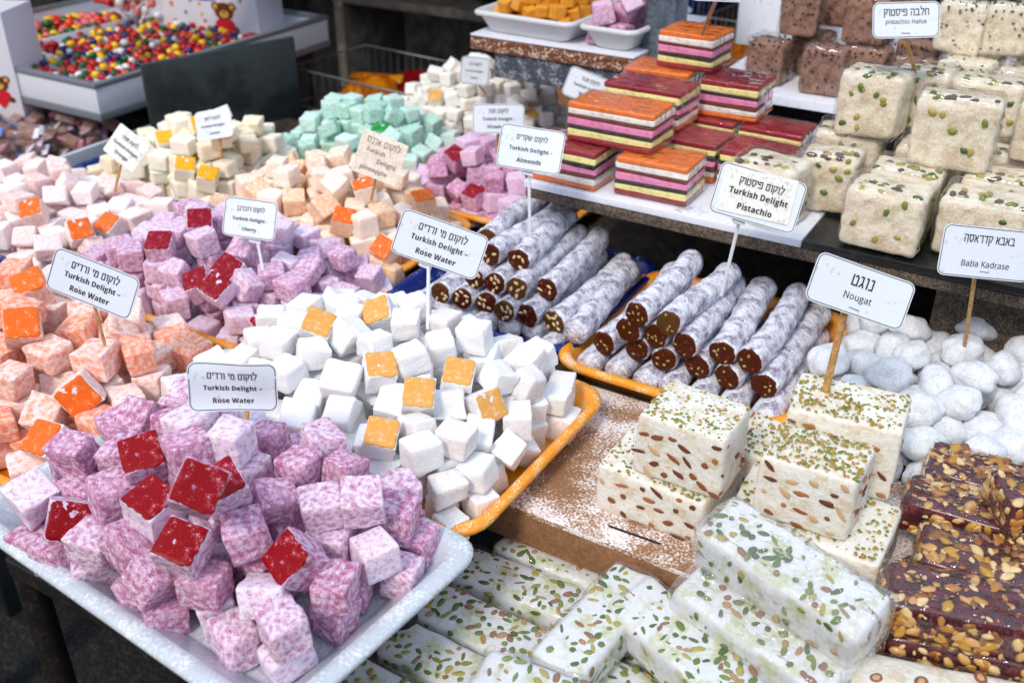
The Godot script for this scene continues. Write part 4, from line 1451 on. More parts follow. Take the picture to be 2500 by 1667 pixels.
func pistachio_bar(label: String, group: String, a: float, b: float, y: float, size: Vector3, yaw: float, pitch: float, roll: float, nuts: int, milky: bool) -> void:
	var o := node("pistachio_nougat_bar", Transform3D(turned(yaw) * Basis(Vector3.BACK, roll) * Basis(Vector3.RIGHT, pitch), at(a, b, y)))
	tag(o, label, "nougat bar", group)
	var sd := rng.randi_range(1, 90000)
	put("body", rounded_box(size / 2, 0.006, 6, 0.0018, 0.0018, sd, 35.0), M.bar_white, o, Transform3D(Basis(), Vector3(0, size.y / 2, 0)))
	var laid := []
	for i in nuts * 3:
		if laid.size() >= nuts:
			break
		var p := Vector3(rng.randf_range(-0.46, 0.46) * size.x, size.y, rng.randf_range(-0.42, 0.42) * size.z)
		var flat := Vector3(1, 0.34, 1)
		if i % 6 == 5:
			p = Vector3(p.x, rng.randf_range(0.2, 0.9) * size.y, size.z / 2)
			flat = Vector3(1, 1, 0.34)
		var free := true
		for q in laid:
			if q.distance_to(p) < 0.0048:
				free = false
		if not free:
			continue
		laid.append(p)
		var ang := rng.randf() * TAU
		var l := rng.randf_range(0.0034, 0.0100)
		var wd := rng.randf_range(0.0028, 0.0054)
		var b2: Basis
		if flat.y < 0.5:
			b2 = Basis(Vector3.UP, ang) * Basis.from_scale(Vector3(l, 0.0022, wd))
		else:
			b2 = Basis(Vector3.BACK, ang) * Basis.from_scale(Vector3(l, wd, 0.0022))
		put("nut", nut_shapes[rng.randi_range(0, 5)], M.green[[0, 0, 1, 1, 3, 3, 2, 4, 5][rng.randi_range(0, 8)]], o, Transform3D(b2, p))
	put("wrapper", rounded_box(size / 2 + Vector3(0.002, 0.0016, 0.0016), 0.0065, 14, 0.001, 0.0022, sd + 3, 55.0), M.film_milky if milky else M.film, o, Transform3D(Basis(), Vector3(0, size.y / 2 + 0.0012, 0)))

func pistachio_bars() -> void:
	rng.seed = 44
	var g := "pistachio nougat bars on the low stand"
	var s := Vector3(0.108, 0.033, 0.041)
	var list := [
		[-0.292, 0.564, 0.7, s, 0.0, 0.0, 0.0, "pistachio nougat bar pushed under the cardboard box", false, 40],
		[-0.307, 0.521, 0.7, s, 0.03, 0.0, 0.0, "sugar dusted pistachio nougat bar in the row beside the clear tray", false, 44],
		[-0.307, 0.470, 0.7, s, -0.02, 0.0, 0.0, "pistachio nougat bar in the second row from the cardboard box", false, 44],
		[-0.312, 0.424, 0.7, Vector3(0.1, 0.033, 0.038), -0.05, 0.0, 0.0, "pistachio nougat bar lying close under the clear tray corner", false, 36],
		[-0.33, 0.378, 0.7, s, 0.0, 0.0, 0.0, "pistachio nougat bar lying farthest from the cardboard box", false, 36],
		[-0.198, 0.470, 0.7, s, 0.0, 0.0, 0.0, "pistachio nougat bar mostly hidden under crossing bars", false, 30],
		[-0.20, 0.422, 0.7, s, 0.0, 0.0, 0.0, "pistachio nougat bar beneath the short crossing bar", false, 30],
		[-0.196, 0.520, 0.7, s, 0.0, 0.0, 0.0, "pistachio nougat bar wedged below the box edge", false, 30],
		[-0.086, 0.50, 0.7, s, 0.0, 0.0, 0.0, "pistachio nougat bar under the pair of milky wrapped bars", false, 20],
		[-0.09, 0.44, 0.7, s, 0.0, 0.0, 0.0, "pistachio nougat bar lying beside the hazelnut slab", false, 30],
		[-0.222, 0.492, 0.7345, Vector3(0.112, 0.031, 0.042), 1.48, 0.0, 0.03, "pistachio nougat bar laid crosswise over the others", false, 40],
		[-0.158, 0.500, 0.7365, Vector3(0.118, 0.034, 0.044), -0.42, 0.1, 0.0, "pistachio nougat bar leaning diagonally against the milky wrapped ones", false, 52],
		[-0.217, 0.412, 0.7362, Vector3(0.105, 0.033, 0.04), 0.12, 0.08, 0.0, "pistachio nougat bar on top nearest the street", false, 46],
		[-0.115, 0.522, 0.757, Vector3(0.125, 0.036, 0.044), -0.30, 0.12, -0.05, "lower of two milky wrapped nougat bars", true, 34],
		[-0.107, 0.545, 0.792, Vector3(0.13, 0.042, 0.046), -0.30, 0.16, -0.05, "upper of two milky wrapped nougat bars with shiny folds", true, 48],
	]
	for c in list:
		pistachio_bar(c[7], g, c[0], c[1], c[2], c[3], c[4], c[5], c[6], int(c[9] * 1.6), c[8])
	var o := node("hazelnut_nougat_slab", Transform3D(turned(0.26), at(0.03, 0.532, 0.74)))
	tag(o, "pale nougat slab with large hazelnut slices beside the brittle", "nougat")
	var size := Vector3(0.17, 0.045, 0.05)
	put("body", rounded_box(size / 2, 0.005, 6, 0.001, 0.0014, 5, 35.0), M.nougat, o, Transform3D(Basis(), Vector3(0, size.y / 2, 0)))
	for i in 18:
		var p := Vector3((i / 17.0 - 0.5) * 0.92 * size.x, size.y, rng.randf_range(-0.4, 0.4) * size.z)
		if i % 3 == 0:
			p = Vector3(p.x, rng.randf_range(0.3, 0.8) * size.y, size.z / 2)
		var up := i % 3 != 0
		var sc := Vector3(0.011, 0.0018, 0.0085) if up else Vector3(0.011, 0.0085, 0.0018)
		var ax := Vector3.UP if up else Vector3.BACK
		var sl := put("hazelnut_slice", ball, M.almond[0], o, Transform3D(Basis(ax, rng.randf() * TAU) * Basis.from_scale(sc), p))
		put("slice_core", ball, M.almond[2], sl, Transform3D(Basis.from_scale(Vector3(0.72, 1.25, 0.7) if up else Vector3(0.72, 0.7, 1.25)), Vector3.ZERO))
	put("wrapper", rounded_box(size / 2 + Vector3.ONE * 0.0016, 0.006, 12, 0.001, 0.002, 8, 50.0), M.film, o, Transform3D(Basis(), Vector3(0, size.y / 2 + 0.0008, 0)))

func brittle() -> void:
	rng.seed = 55
	var g := "nut brittle bars"
	# [a0, b front, y, length, yaw, label]
	var list := [
		[-0.046, 0.566, 0.762, 0.16, 0.22, "nut brittle bar at the bottom beside the hazelnut slab"],
		[-0.045, 0.613, 0.762, 0.16, 0.18, "nut brittle bar in the bottom layer, second from the slab"],
		[-0.042, 0.658, 0.762, 0.16, 0.1, "nut brittle bar in the bottom layer, third from the slab"],
		[-0.05, 0.705, 0.762, 0.15, 0.02, "nut brittle bar in the bottom layer next to the pebbles"],
		[-0.052, 0.566, 0.791, 0.16, 0.24, "glossy nut brittle bar on top beside the hazelnut slab"],
		[-0.040, 0.616, 0.789, 0.16, 0.15, "glossy nut brittle bar on top between two higher ones"],
		[-0.06, 0.660, 0.795, 0.15, 0.06, "thick nut brittle bar on top with torn film edge"],
		[-0.055, 0.710, 0.793, 0.15, 0.02, "nut brittle bar on top nearest the pebbles"],
		[-0.01, 0.686, 0.822, 0.15, 0.5, "nut brittle bar lying askew over the topmost ones"],
	]
	for c in list:
		var size := Vector3(c[3], 0.028, 0.046)
		var o := node("nut_brittle_bar", Transform3D(turned(c[4]), at(c[0] + size.x / 2, c[1] + size.z / 2, c[2])))
		tag(o, c[5], "brittle", g)
		put("caramel", rounded_box(size / 2, 0.006, 8, 0.0012, 0.002, 60 + int(c[1] * 1000), 60.0), M.brittle, o, Transform3D(Basis(), Vector3(0, size.y / 2, 0)))
		for i in 290:
			var p: Vector3
			var n: Vector3
			if i % 5 < 2:
				p = Vector3(rng.randf_range(-0.47, 0.47) * size.x, size.y - 0.0003, rng.randf_range(-0.44, 0.44) * size.z)
				n = Vector3.UP
			elif i % 5 < 4:
				p = Vector3(rng.randf_range(-0.47, 0.47) * size.x, rng.randf_range(0.12, 0.88) * size.y, size.z / 2 + 0.0006)
				n = Vector3.BACK
			else:
				p = Vector3(-size.x / 2 + 0.0003, rng.randf_range(0.15, 0.85) * size.y, rng.randf_range(-0.44, 0.44) * size.z)
				n = Vector3.LEFT
				if i % 2 == 0:
					p = Vector3(rng.randf_range(-0.47, 0.0) * size.x, size.y - 0.0003, rng.randf_range(-0.44, 0.44) * size.z)
					n = Vector3.UP
			var tilt := Basis(Vector3(rng.randf_range(-1, 1), rng.randf_range(-1, 1), rng.randf_range(-1, 1)).normalized(), rng.randf_range(-0.5, 0.5))
			var k := rng.randf_range(0.5, 1.25) if rng.randf() < 0.75 else rng.randf_range(0.25, 0.5)
			var b := tilt * Basis(n, rng.randf() * TAU)
			var flat := Vector3(0.0095, 0.0038, 0.0058)
			if n == Vector3.BACK:
				flat = Vector3(0.0095, 0.0058, 0.0038)
			elif n == Vector3.LEFT:
				flat = Vector3(0.0038, 0.0058, 0.0095)
			put("nut", nut_shapes[rng.randi_range(0, 5)], M.nuts[rng.randi_range(0, 4)], o, Transform3D(b * Basis.from_scale(flat * k), p))
		put("wrapper", rounded_box(size / 2 + Vector3(0.0022, 0.0012, 0.0012), 0.006, 14, 0.001, 0.003, 66 + int(c[1] * 1000), 70.0), M.film_crisp, o, Transform3D(Basis(), Vector3(0, size.y / 2 + 0.0004, 0)))

func pebbles() -> void:
	rng.seed = 66
	var meshes := []
	for i in 8:
		meshes.append(blob(800 + i, Vector3(0.52, 0.39, 0.44), 0.28, 0.65, 10))
	var ras := []
	var bases := []
	for i in 20:
		var b := Basis(Vector3.UP, rng.randf() * TAU) * Basis(Vector3.RIGHT, rng.randf_range(-0.5, 0.5))
		bases.append(b)
		ras.append(raster(Vector3(0.47, 0.36, 0.4), b, 0.125, true))
	var w := 0.30
	var d := 0.235
	var s := 0.037
	var heap := Heap.new(w, d, s / 8.0)
	var laid := fill(heap, ras, s, dome(w * 0.66, d * 0.66, 0.070, 0.016, 3.0, -0.01, -0.03), 30, 120)
	var frame := Transform3D(turned(), at(-0.03, 0.855, 0.766))
	for it in laid:
		var k := s * rng.randf_range(0.88, 1.12)
		var o := put("pebble_sweet", meshes[rng.randi_range(0, 7)], M.pebble[0], self, frame * Transform3D(bases[it[1]] * Basis.from_scale(Vector3.ONE * k), it[0] - Vector3(0, 0.0015, 0)))
		tag(o, "smooth white pebble shaped sugar sweet in the heap", "candy", "white pebble sweets")

# ---------------------------------------------------------------- back of the stall

func back_of_stall() -> void:
	rng.seed = 77
	# plank on a galvanised bar, carrying two tubs
	var p := node("plank_shelf", Transform3D(turned(), at(-0.648, 1.30, 0.0)))
	tag(p, "worn plank on a galvanised bar carrying a tub of golden cubes", "shelf")
	put("plank", rounded_box(Vector3(0.122, 0.0085, 0.13), 0.002, 6, 0.0, 0.002, 3, 40.0), M.red_wood, p, Transform3D(Basis(), Vector3(0, 0.9580, 0)))
	put("white_sheet", box(Vector3(0.121, 0.0012, 0.129), 0.0005), M.board_white, p, Transform3D(Basis(), Vector3(0, 0.9690, 0)))
	put("bar", box(Vector3(0.105, 0.017, 0.012), 0.002), M.galvanised, p, Transform3D(Basis(), Vector3(0.018, 0.9315, 0.112)))
	put("bar", box(Vector3(0.105, 0.017, 0.012), 0.002), M.galvanised, p, Transform3D(Basis(), Vector3(0.018, 0.9315, -0.1)))
	var tubs := [["clear_tub", -0.69, 1.272, 0.078, 0.10, "clear tub on the plank filled with golden candied cubes"], ["clear_tub", -0.566, 1.262, 0.042, 0.09, "clear tub by the post filled with pink powdered lokum"]]
	for t in tubs:
		tag(put(t[0], tray_mesh(t[3], t[4], 0.03, 0.015, 0.012, 0.006, 0.002), M.tub, self, Transform3D(turned(-0.04), at(t[1], t[2], 0.9706))), t[5], "tub")
	var gold := patched(mixed_texture("gold", Color(0.78, 0.42, 0.05), Color(0.93, 0.68, 0.22), 0.45, 0.2, 0.02, 0.08, 0.4, 96, 0.05), 18.0, 0.4)
	var heap := Heap.new(0.125, 0.165, 0.017 / 8.0)
	for it in fill(heap, unit_rasters, 0.017, dome(0.07, 0.092, 0.052, 0.024), 14, 220):
		tag(put("golden_cube", cube_meshes[rng.randi_range(0, 8)], gold, self, Transform3D(turned(-0.04), at(-0.69, 1.272, 0.9745)) * Transform3D(unit_bases[it[1]] * Basis.from_scale(Vector3.ONE * 0.0165), it[0])), "golden candied fruit cube in the clear tub", "candy", "golden cubes in the tub")
	var heap2 := Heap.new(0.07, 0.155, 0.026 / 8.0)
	for it in fill(heap2, unit_rasters, 0.026, dome(0.045, 0.09, 0.075, 0.03), 14, 60):
		tag(put("tub_lokum", cube_meshes[rng.randi_range(0, 8)], M.berry[rng.randi_range(0, 5)], self, Transform3D(turned(-0.04), at(-0.566, 1.262, 0.9745)) * Transform3D(unit_bases[it[1]] * Basis.from_scale(Vector3.ONE * 0.026), it[0])), "pink powdered lokum cube in the tub by the post", "candy", "lokum in the tub")
	tag(put("cardboard_sheet", box(Vector3(0.19, 0.003, 0.1), 0.001), M.card_clean, self, Transform3D(turned(), at(-0.73, 1.53, 0.785))), "bare brown cardboard sheet lying behind the ivory lokum", "cardboard")
	var st := put("cardboard_prop", box(Vector3(0.15, 0.0085, 0.06), 0.002), M.card_clean, self, Transform3D(turned(), at(-0.73, 1.54, 0.7733)))
	tag(st, "folded cardboard under the bare brown sheet", "cardboard")
	# white carton and metal tray behind the cakes
	var c := node("white_carton", Transform3D(turned(0.12), at(-0.45, 1.50, 0.9305)))
	tag(c, "open white carton standing behind the post and brown halva", "box")
	put("side", box(Vector3(0.05, 0.035, 0.002), 0.0008), M.board_white, c, Transform3D(Basis(), Vector3(0, 0.036, 0.04)))
	put("side", box(Vector3(0.05, 0.035, 0.002), 0.0008), M.board_white, c, Transform3D(Basis(), Vector3(0, 0.036, -0.04)))
	put("end", box(Vector3(0.002, 0.035, 0.038), 0.0008), M.board_white, c, Transform3D(Basis(), Vector3(0.05, 0.036, 0)))
	put("end", box(Vector3(0.002, 0.035, 0.038), 0.0008), M.board_white, c, Transform3D(Basis(), Vector3(-0.05, 0.036, 0)))
	# wire baskets with bags
	for k in [[-1.24, 1.62, -0.04, "wire basket holding yellow crisp bags behind the mint lokum"], [-0.98, 2.02, 0.1, "wire basket holding mixed snack bags in the dark shop"], [-0.55, 2.08, 0.05, "wire basket behind the plank shelf in the dark shop"]]:
		var o := node("wire_basket", Transform3D(turned(-0.1), at(k[0], k[1], 0.64 + k[2])))
		tag(o, k[3], "basket", "wire baskets in the shop")
		for y in [0.01, 0.075, 0.15]:
			put("rail", tube(PackedVector3Array([Vector3(-0.19, y, 0.11), Vector3(0.19, y, 0.11), Vector3(0.19, y, -0.11), Vector3(-0.19, y, -0.11), Vector3(-0.19, y, 0.11)]), 0.0022, 6), M.wire, o)
		for i in 18:
			var x := lerpf(-0.185, 0.185, i / 17.0)
			put("wire", tube(PackedVector3Array([Vector3(x, 0.15, 0.11), Vector3(x, 0.01, 0.11), Vector3(x, 0.01, -0.11), Vector3(x, 0.15, -0.11)]), 0.0013, 5), M.wire, o)
		for i in 9:
			var z := lerpf(-0.1, 0.1, i / 8.0)
			for s in [-1, 1]:
				put("wire", tube(PackedVector3Array([Vector3(0.19 * s, 0.15, z), Vector3(0.19 * s, 0.01, z)]), 0.0013, 5), M.wire, o)
	var hooks := node("wire_carrier", Transform3D(turned(), at(-0.86, 1.78, 0.80)))
	tag(hooks, "empty wire carrier with bent bows standing above the ivory lokum", "carrier")
	put("base_ring", tube(PackedVector3Array([Vector3(-0.1, -0.06, 0.04), Vector3(0.06, -0.06, 0.04), Vector3(0.06, -0.06, -0.04), Vector3(-0.1, -0.06, -0.04), Vector3(-0.1, -0.06, 0.04)]), 0.003, 6), M.wire, hooks)
	put("bow", tube(PackedVector3Array([Vector3(0.03, -0.06, 0), Vector3(0.025, 0.03, 0), Vector3(0.01, 0.06, 0), Vector3(-0.12, 0.075, 0)]), 0.003, 6), M.wire, hooks)
	put("bow", tube(PackedVector3Array([Vector3(0.06, -0.06, 0), Vector3(0.055, 0.05, 0), Vector3(0.04, 0.08, 0), Vector3(-0.1, 0.10, 0)]), 0.003, 6), M.wire, hooks)
	var bag_mats := {"yellow": patched(mixed_texture("bag_yellow", Color(0.62, 0.30, 0.02), Color(0.78, 0.48, 0.04), 0.5, 0.2, 0.01, 0.05, 0.3, 97, 0.05), 6.0, 0.3), "red": plain(Color(0.45, 0.02, 0.04), 0.3), "blue": plain(Color(0.04, 0.16, 0.45), 0.25), "green": plain(Color(0.05, 0.25, 0.10), 0.3), "orange": plain(Color(0.68, 0.24, 0.03), 0.3)}
	var bags := [["yellow", -1.31, 1.59, 0.655, 0.25, 1.15, "crinkled yellow crisp bag lying in the wire basket behind mint lokum"], ["yellow", -1.16, 1.60, 0.665, -0.3, 1.1, "crinkled yellow crisp bag propped against the basket wires"], ["red", -1.22, 1.68, 0.67, 0.6, 0.9, "dark red bag behind the yellow crisp bags"],
		["orange", -1.05, 2.02, 0.80, 0.3, 0.9, "orange snack bag in the farther wire basket"], ["green", -0.97, 2.05, 0.80, -0.4, 0.8, "green snack bag in the farther wire basket"], ["yellow", -0.90, 2.0, 0.81, 0.8, 0.8, "small yellow snack bag in the farther wire basket"], ["blue", -0.84, 2.02, 0.80, 0.1, 0.8, "blue snack bag in the farther wire basket"],
		["red", -0.55, 2.08, 0.78, 0.1, 1.2, "large dark red bag in the basket behind the plank"], ["yellow", -0.66, 2.06, 0.78, -0.6, 0.8, "yellow snack bag in the basket behind the plank"], ["blue", -0.45, 2.05, 0.78, 0.5, 0.9, "blue snack bag in the basket behind the plank"]]
	for b in bags:
		var mesh := blob(int(b[1] * -1000), Vector3(0.07, 0.085, 0.028) * b[5], 0.25, 1.3, 8)
		var o := node("snack_bag", Transform3D(turned(b[4]) * Basis(Vector3.RIGHT, -0.95), at(b[1], b[2], b[3])))
		tag(o, b[6], "bag", "bags of snacks in the shop")
		put("pouch", mesh, bag_mats[b[0]], o)
		put("crimped_edge", rounded_box(Vector3(0.05 * b[5], 0.008, 0.001), 0.0009, 4, 0.004, 0.0, 5), bag_mats[b[0]], o, Transform3D(Basis(), Vector3(0, 0.083 * b[5], 0)))
	# shop shelf with blue and red packets
	var sh := node("shop_rack", Transform3D(turned(), at(-1.35, 2.35, 0.0)))
	tag(sh, "dark rack with packets inside the shop behind the stall", "rack")
	for y in [0.45, 0.72, 1.02]:
		put("shelf_board", box(Vector3(0.75, 0.012, 0.14), 0.003), M.shop_wall, sh, Transform3D(Basis(), Vector3(0.2, y, 0)))
	for x in [-0.53, 0.93]:
		put("upright", box(Vector3(0.015, 0.55, 0.14), 0.003), M.shop_wall, sh, Transform3D(Basis(), Vector3(x, 0.55, 0)))
	for i in 9:
		var key: String = ["blue", "red", "green", "orange", "red", "yellow", "blue", "red", "orange"][i]
		var o := node("snack_packet", Transform3D(turned(rng.randf_range(-0.3, 0.3)), at(-1.75 + i * 0.145, 2.30, 0.732)))
		tag(o, "%s snack packet standing on the dark rack, number %d from its blue end" % [key, i + 1], "packet", "packets on the rack")
		put("pouch", blob(40 + i, Vector3(0.055, 0.085, 0.03), 0.2, 1.2, 6), bag_mats[key], o, Transform3D(Basis(), Vector3(0, 0.085, 0)))
		put("crimped_edge", box(Vector3(0.045, 0.007, 0.001), 0.0005), bag_mats[key], o, Transform3D(Basis(), Vector3(0, 0.17, 0)))
	tag(put("steel_beam", box(Vector3(0.5, 0.035, 0.02), 0.004), M.dark_steel, self, Transform3D(turned(1.1), at(-1.32, 1.55, 1.02))), "dark steel beam above the candy stand and crisp bags", "beam")

func star(cx: float, cy: float, r: float) -> PackedVector2Array:
	var out := PackedVector2Array()
	for i in 10:
		var a := TAU * i / 10.0 + 0.3
		var b := TAU * (i + 1) / 10.0 + 0.3
		var ra := r if i % 2 == 0 else r * 0.42
		var rb := r if i % 2 == 1 else r * 0.42
		out.append_array(PackedVector2Array([Vector2(cx, cy), Vector2(cx + cos(a) * ra, cy + sin(a) * ra), Vector2(cx + cos(b) * rb, cy + sin(b) * rb)]))
	return out

func oval(cx: float, cy: float, rx: float, ry: float) -> PackedVector2Array:
	var out := PackedVector2Array()
	for i in 18:
		var a := TAU * i / 18.0
		var b := TAU * (i + 1) / 18.0
		out.append_array(PackedVector2Array([Vector2(cx, cy), Vector2(cx + cos(a) * rx, cy + sin(a) * ry), Vector2(cx + cos(b) * rx, cy + sin(b) * ry)]))
	return out

func bear_print(o: Node3D, x: float, y: float, k: float, z: float) -> void:
	# a printed teddy bear hugging a heart
	var none := func(_x: float, _y: float) -> float: return 0.0
	var brown := plain(Color(0.42, 0.20, 0.08), 0.5)
	var tan := plain(Color(0.86, 0.66, 0.30), 0.5)
	var red := plain(Color(0.82, 0.08, 0.16), 0.5)
	var dark := plain(Color(0.05, 0.03, 0.03), 0.5)
	for e in [[oval(-0.9, 1.0, 0.42, 0.42), brown, 0.0003], [oval(0.9, 1.0, 0.42, 0.42), brown, 0.0003], [oval(-0.9, 1.0, 0.22, 0.25), tan, 0.0005], [oval(0.9, 1.0, 0.22, 0.25), tan, 0.0005], [oval(0, 0.55, 1.05, 0.85), brown, 0.0004], [oval(0, 0.3, 0.5, 0.36), tan, 0.0006], [oval(0, 0.46, 0.14, 0.1), dark, 0.0008], [oval(-0.35, 0.8, 0.1, 0.12), dark, 0.0006], [oval(0.35, 0.8, 0.1, 0.12), dark, 0.0006],
			[oval(-0.45, -0.75, 0.62, 0.6), red, 0.0007], [oval(0.45, -0.75, 0.62, 0.6), red, 0.0008], [PackedVector2Array([Vector2(-1.0, -1.0), Vector2(1.0, -1.0), Vector2(0, -2.1)]), red, 0.0009], [oval(-1.1, -1.1, 0.36, 0.3), brown, 0.0011], [oval(1.1, -1.1, 0.36, 0.3), brown, 0.0011]]:
		var t := PackedVector2Array()
		for p in e[0]:
			t.append(Vector2(x + p.x * k, y + p.y * k))
		put("bear_print", flat_ink(t, none, z + e[2]), e[1], o)

func candy_stand() -> void:
	rng.seed = 88
	var none := func(_x: float, _y: float) -> float: return 0.0
	# side panel
	var p := node("steel_screen", Transform3D(turned(-0.31), at(-1.2235, 1.149, 0.0)))
	tag(p, "dark scuffed steel panel with rounded corner beside the candy stand", "screen")
	put("plate", rounded_box(Vector3(0.004, 0.11, 0.131), 0.003, 4, 0.0, 0.0), M.dark_steel, p, Transform3D(Basis(), Vector3(0, 0.785, 0)))
	put("foot_rail", box(Vector3(0.012, 0.34, 0.125), 0.003), M.dark_steel, p, Transform3D(Basis(), Vector3(-0.02, 0.34, 0)))
	# stand body
	var s := node("candy_stand", Transform3D(turned(), at(-1.66, 1.25, 0.0)))
	tag(s, "grey candy stand with white edged trays", "stand")
	put("body", box(Vector3(0.25, 0.36, 0.13), 0.005), M.dark_steel, s, Transform3D(Basis(), Vector3(0, 0.375, -0.06)))
	put("lower_body", box(Vector3(0.25, 0.345, 0.255), 0.005), M.dark_steel, s, Transform3D(Basis(), Vector3(0, 0.345, 0.335)))
	put("upper_tray_floor", box(Vector3(0.268, 0.009, 0.274), 0.001), M.white_rim, s, Transform3D(Basis(), Vector3(0, 0.806, -0.06)))
	put("neck", box(Vector3(0.2, 0.03, 0.11), 0.001), M.dark_steel, s, Transform3D(Basis(), Vector3(0, 0.765, -0.07)))
	for e in [[0.272, -0.06, 0.004, 0.282], [-0.272, -0.06, 0.004, 0.282], [0.0, 0.218, 0.268, 0.004], [0.0, -0.338, 0.268, 0.004]]:
		put("white_side", box(Vector3(e[2], 0.02, e[3]), 0.001), M.white_rim, s, Transform3D(Basis(), Vector3(e[0], 0.818, e[1])))
		put("rim", box(Vector3(e[2] + 0.002, 0.004, e[3] + 0.002), 0.001), M.grey_rim, s, Transform3D(Basis(), Vector3(e[0], 0.842, e[1])))
		put("lower_rim", box(Vector3(e[2] + 0.002, 0.006, e[3] + 0.002), 0.001), M.grey_rim, s, Transform3D(Basis(), Vector3(e[0], 0.792, e[1])))
	put("divider", box(Vector3(0.003, 0.012, 0.21), 0.001), M.white_rim, s, Transform3D(Basis(), Vector3(-0.1, 0.818, 0.0)))
	put("lower_tray_floor", box(Vector3(0.262, 0.003, 0.255), 0.001), M.white_rim, s, Transform3D(Basis(), Vector3(0.01, 0.694, 0.36)))
	for e in [[0.276, 0.36, 0.004, 0.26], [-0.256, 0.36, 0.004, 0.26], [0.01, 0.618, 0.262, 0.004]]:
		put("white_side", box(Vector3(e[2], 0.03, e[3]), 0.001), M.white_rim, s, Transform3D(Basis(), Vector3(e[0], 0.724, e[1])))
	# sugar-coated beans in the upper tray
	var ras := [raster(Vector3(0.5, 0.4, 0.4), Basis(), 0.2, true), raster(Vector3(0.5, 0.4, 0.4), Basis(Vector3.UP, 0.8), 0.2, true), raster(Vector3(0.5, 0.4, 0.4), Basis(Vector3.UP, 1.6), 0.2, true), raster(Vector3(0.5, 0.4, 0.4), Basis(Vector3.UP, 2.4), 0.2, true)]
	var keys := ["red", "red", "red", "yellow", "yellow", "green", "blue", "white", "orange", "purple", "red", "green"]
	var heap := Heap.new(0.365, 0.40, 0.0155 / 5.0)
	var n := 0
	for it in fill(heap, ras, 0.0155, dome(0.26, 0.30, 0.052, 0.026, 2.4, 0.03, -0.03), 9, 1000):
		n += 1
		if it[0].y < 0.007:
			continue
		var key: String = keys[rng.randi_range(0, keys.size() - 1)]
		var o := put("%s_candy_bean" % key, ball, M.beans[key], self, Transform3D(turned(), at(-1.66 + 0.085, 1.25, 0.8155)) * Transform3D(Basis(Vector3.UP, 0.8 * it[1]) * Basis.from_scale(Vector3(0.0155, 0.0124, 0.0124)), it[0]))
		tag(o, "glossy %s sugar coated bean in the candy tray" % key, "candy", "%s beans in the candy tray" % key)
	var heap2 := Heap.new(0.16, 0.40, 0.019 / 5.0)
	for it in fill(heap2, ras, 0.019, dome(0.09, 0.23, 0.045, 0.012, 2.0, 0.0, 0.0), 9, 150):
		var key: String = ["green", "pink", "orange", "yellow", "red", "pink", "green"][rng.randi_range(0, 6)]
		var o := put("%s_gumball" % key, ball, M.beans[key], self, Transform3D(turned(), at(-1.66 - 0.185, 1.25, 0.8155)) * Transform3D(Basis.from_scale(Vector3.ONE * 0.018), it[0]))
		tag(o, "round %s gumball in the divided half of the candy tray" % key, "candy", "%s gumballs in the candy tray" % key)
	# red sticks, lollipops in a bag and party balls at the far side of the candy tray
	for i in 9:
		var o := put("red_candy_stick", tube(PackedVector3Array([Vector3(-0.03, 0, 0), Vector3(0, 0.002, 0), Vector3(0.03, 0, 0)]), 0.008, 10), M.beans["red"], self, Transform3D(turned(rng.randf_range(-0.5, 0.5)), at(-1.80 + (i % 3) * 0.03, 1.40 + (i % 4) * 0.016, 0.862 + 0.014 * (i / 4))))
		tag(o, "thick red candy stick piled behind the gumballs", "candy", "red candy sticks")
	var bag := node("lollipop_bag", Transform3D(turned(0.2), at(-1.70, 1.42, 0.842)))
	tag(bag, "clear bag bulging with pink lollipops behind the beans", "bag")
	for i in 46:
		var v := Vector3(rng.randf_range(-1, 1), rng.randf_range(0, 1.5), rng.randf_range(-1, 1)) * Vector3(0.045, 0.05, 0.035)
		var lp := put("lollipop", ball, M.beans["pink" if i % 3 else "white"], bag, Transform3D(Basis.from_scale(Vector3.ONE * 0.017), v + Vector3(0, 0.008, 0)))
		put("paper_stick", tube(PackedVector3Array([Vector3.ZERO, Vector3(rng.randf_range(-1, 1), rng.randf_range(-1, 1), rng.randf_range(-1, 1)).normalized() * 2.2]), 0.1, 5), M.beans["white"], lp)
	put("clear_film", blob(61, Vector3(0.065, 0.065, 0.055), 0.2, 1.2, 9), M.film, bag, Transform3D(Basis(), Vector3(0, 0.05, 0)))
	for b in [[-1.62, 1.445, 0.90, "orange"], [-1.60, 1.475, 0.875, "orange"], [-1.665, 1.46, 0.905, "yellow"]]:
		tag(put("%s_party_ball" % b[3], ball, M.beans[b[3]], self, Transform3D(turned() * Basis.from_scale(Vector3.ONE * 0.052), at(b[0], b[1], b[2]))), "large %s party ball behind the clear lollipop bag" % b[3], "ball", "%s party balls" % b[3])
	# wrapped brittle candies in the lower tray
	var wr := []
	var wb := []
	for i in 16:
		var b := Basis(Vector3.UP, rng.randf() * PI) * Basis(Vector3.BACK, rng.randf_range(-0.5, 0.5)) * Basis(Vector3.RIGHT, rng.randf_range(-0.6, 0.6))
		wb.append(b)
		wr.append(raster(Vector3(0.5, 0.16, 0.24), b, 0.0833))
	var candy_body := rounded_box(Vector3(0.34, 0.13, 0.2), 0.04, 3, 0.03, 0.02, 8, 3.0)
	var candy_film := rounded_box(Vector3(0.37, 0.15, 0.22), 0.05, 4, 0.05, 0.03, 18, 3.0)
	var tail := rounded_box(Vector3(0.10, 0.03, 0.2), 0.02, 2, 0.05, 0.0, 9)
	var sesame := patched(mixed_texture("sesame", Color(0.50, 0.28, 0.18), Color(0.86, 0.68, 0.58), 0.5, 0.25, 0.03, 0.15, 0.5, 98, 0.1), 1.2, 0.35)
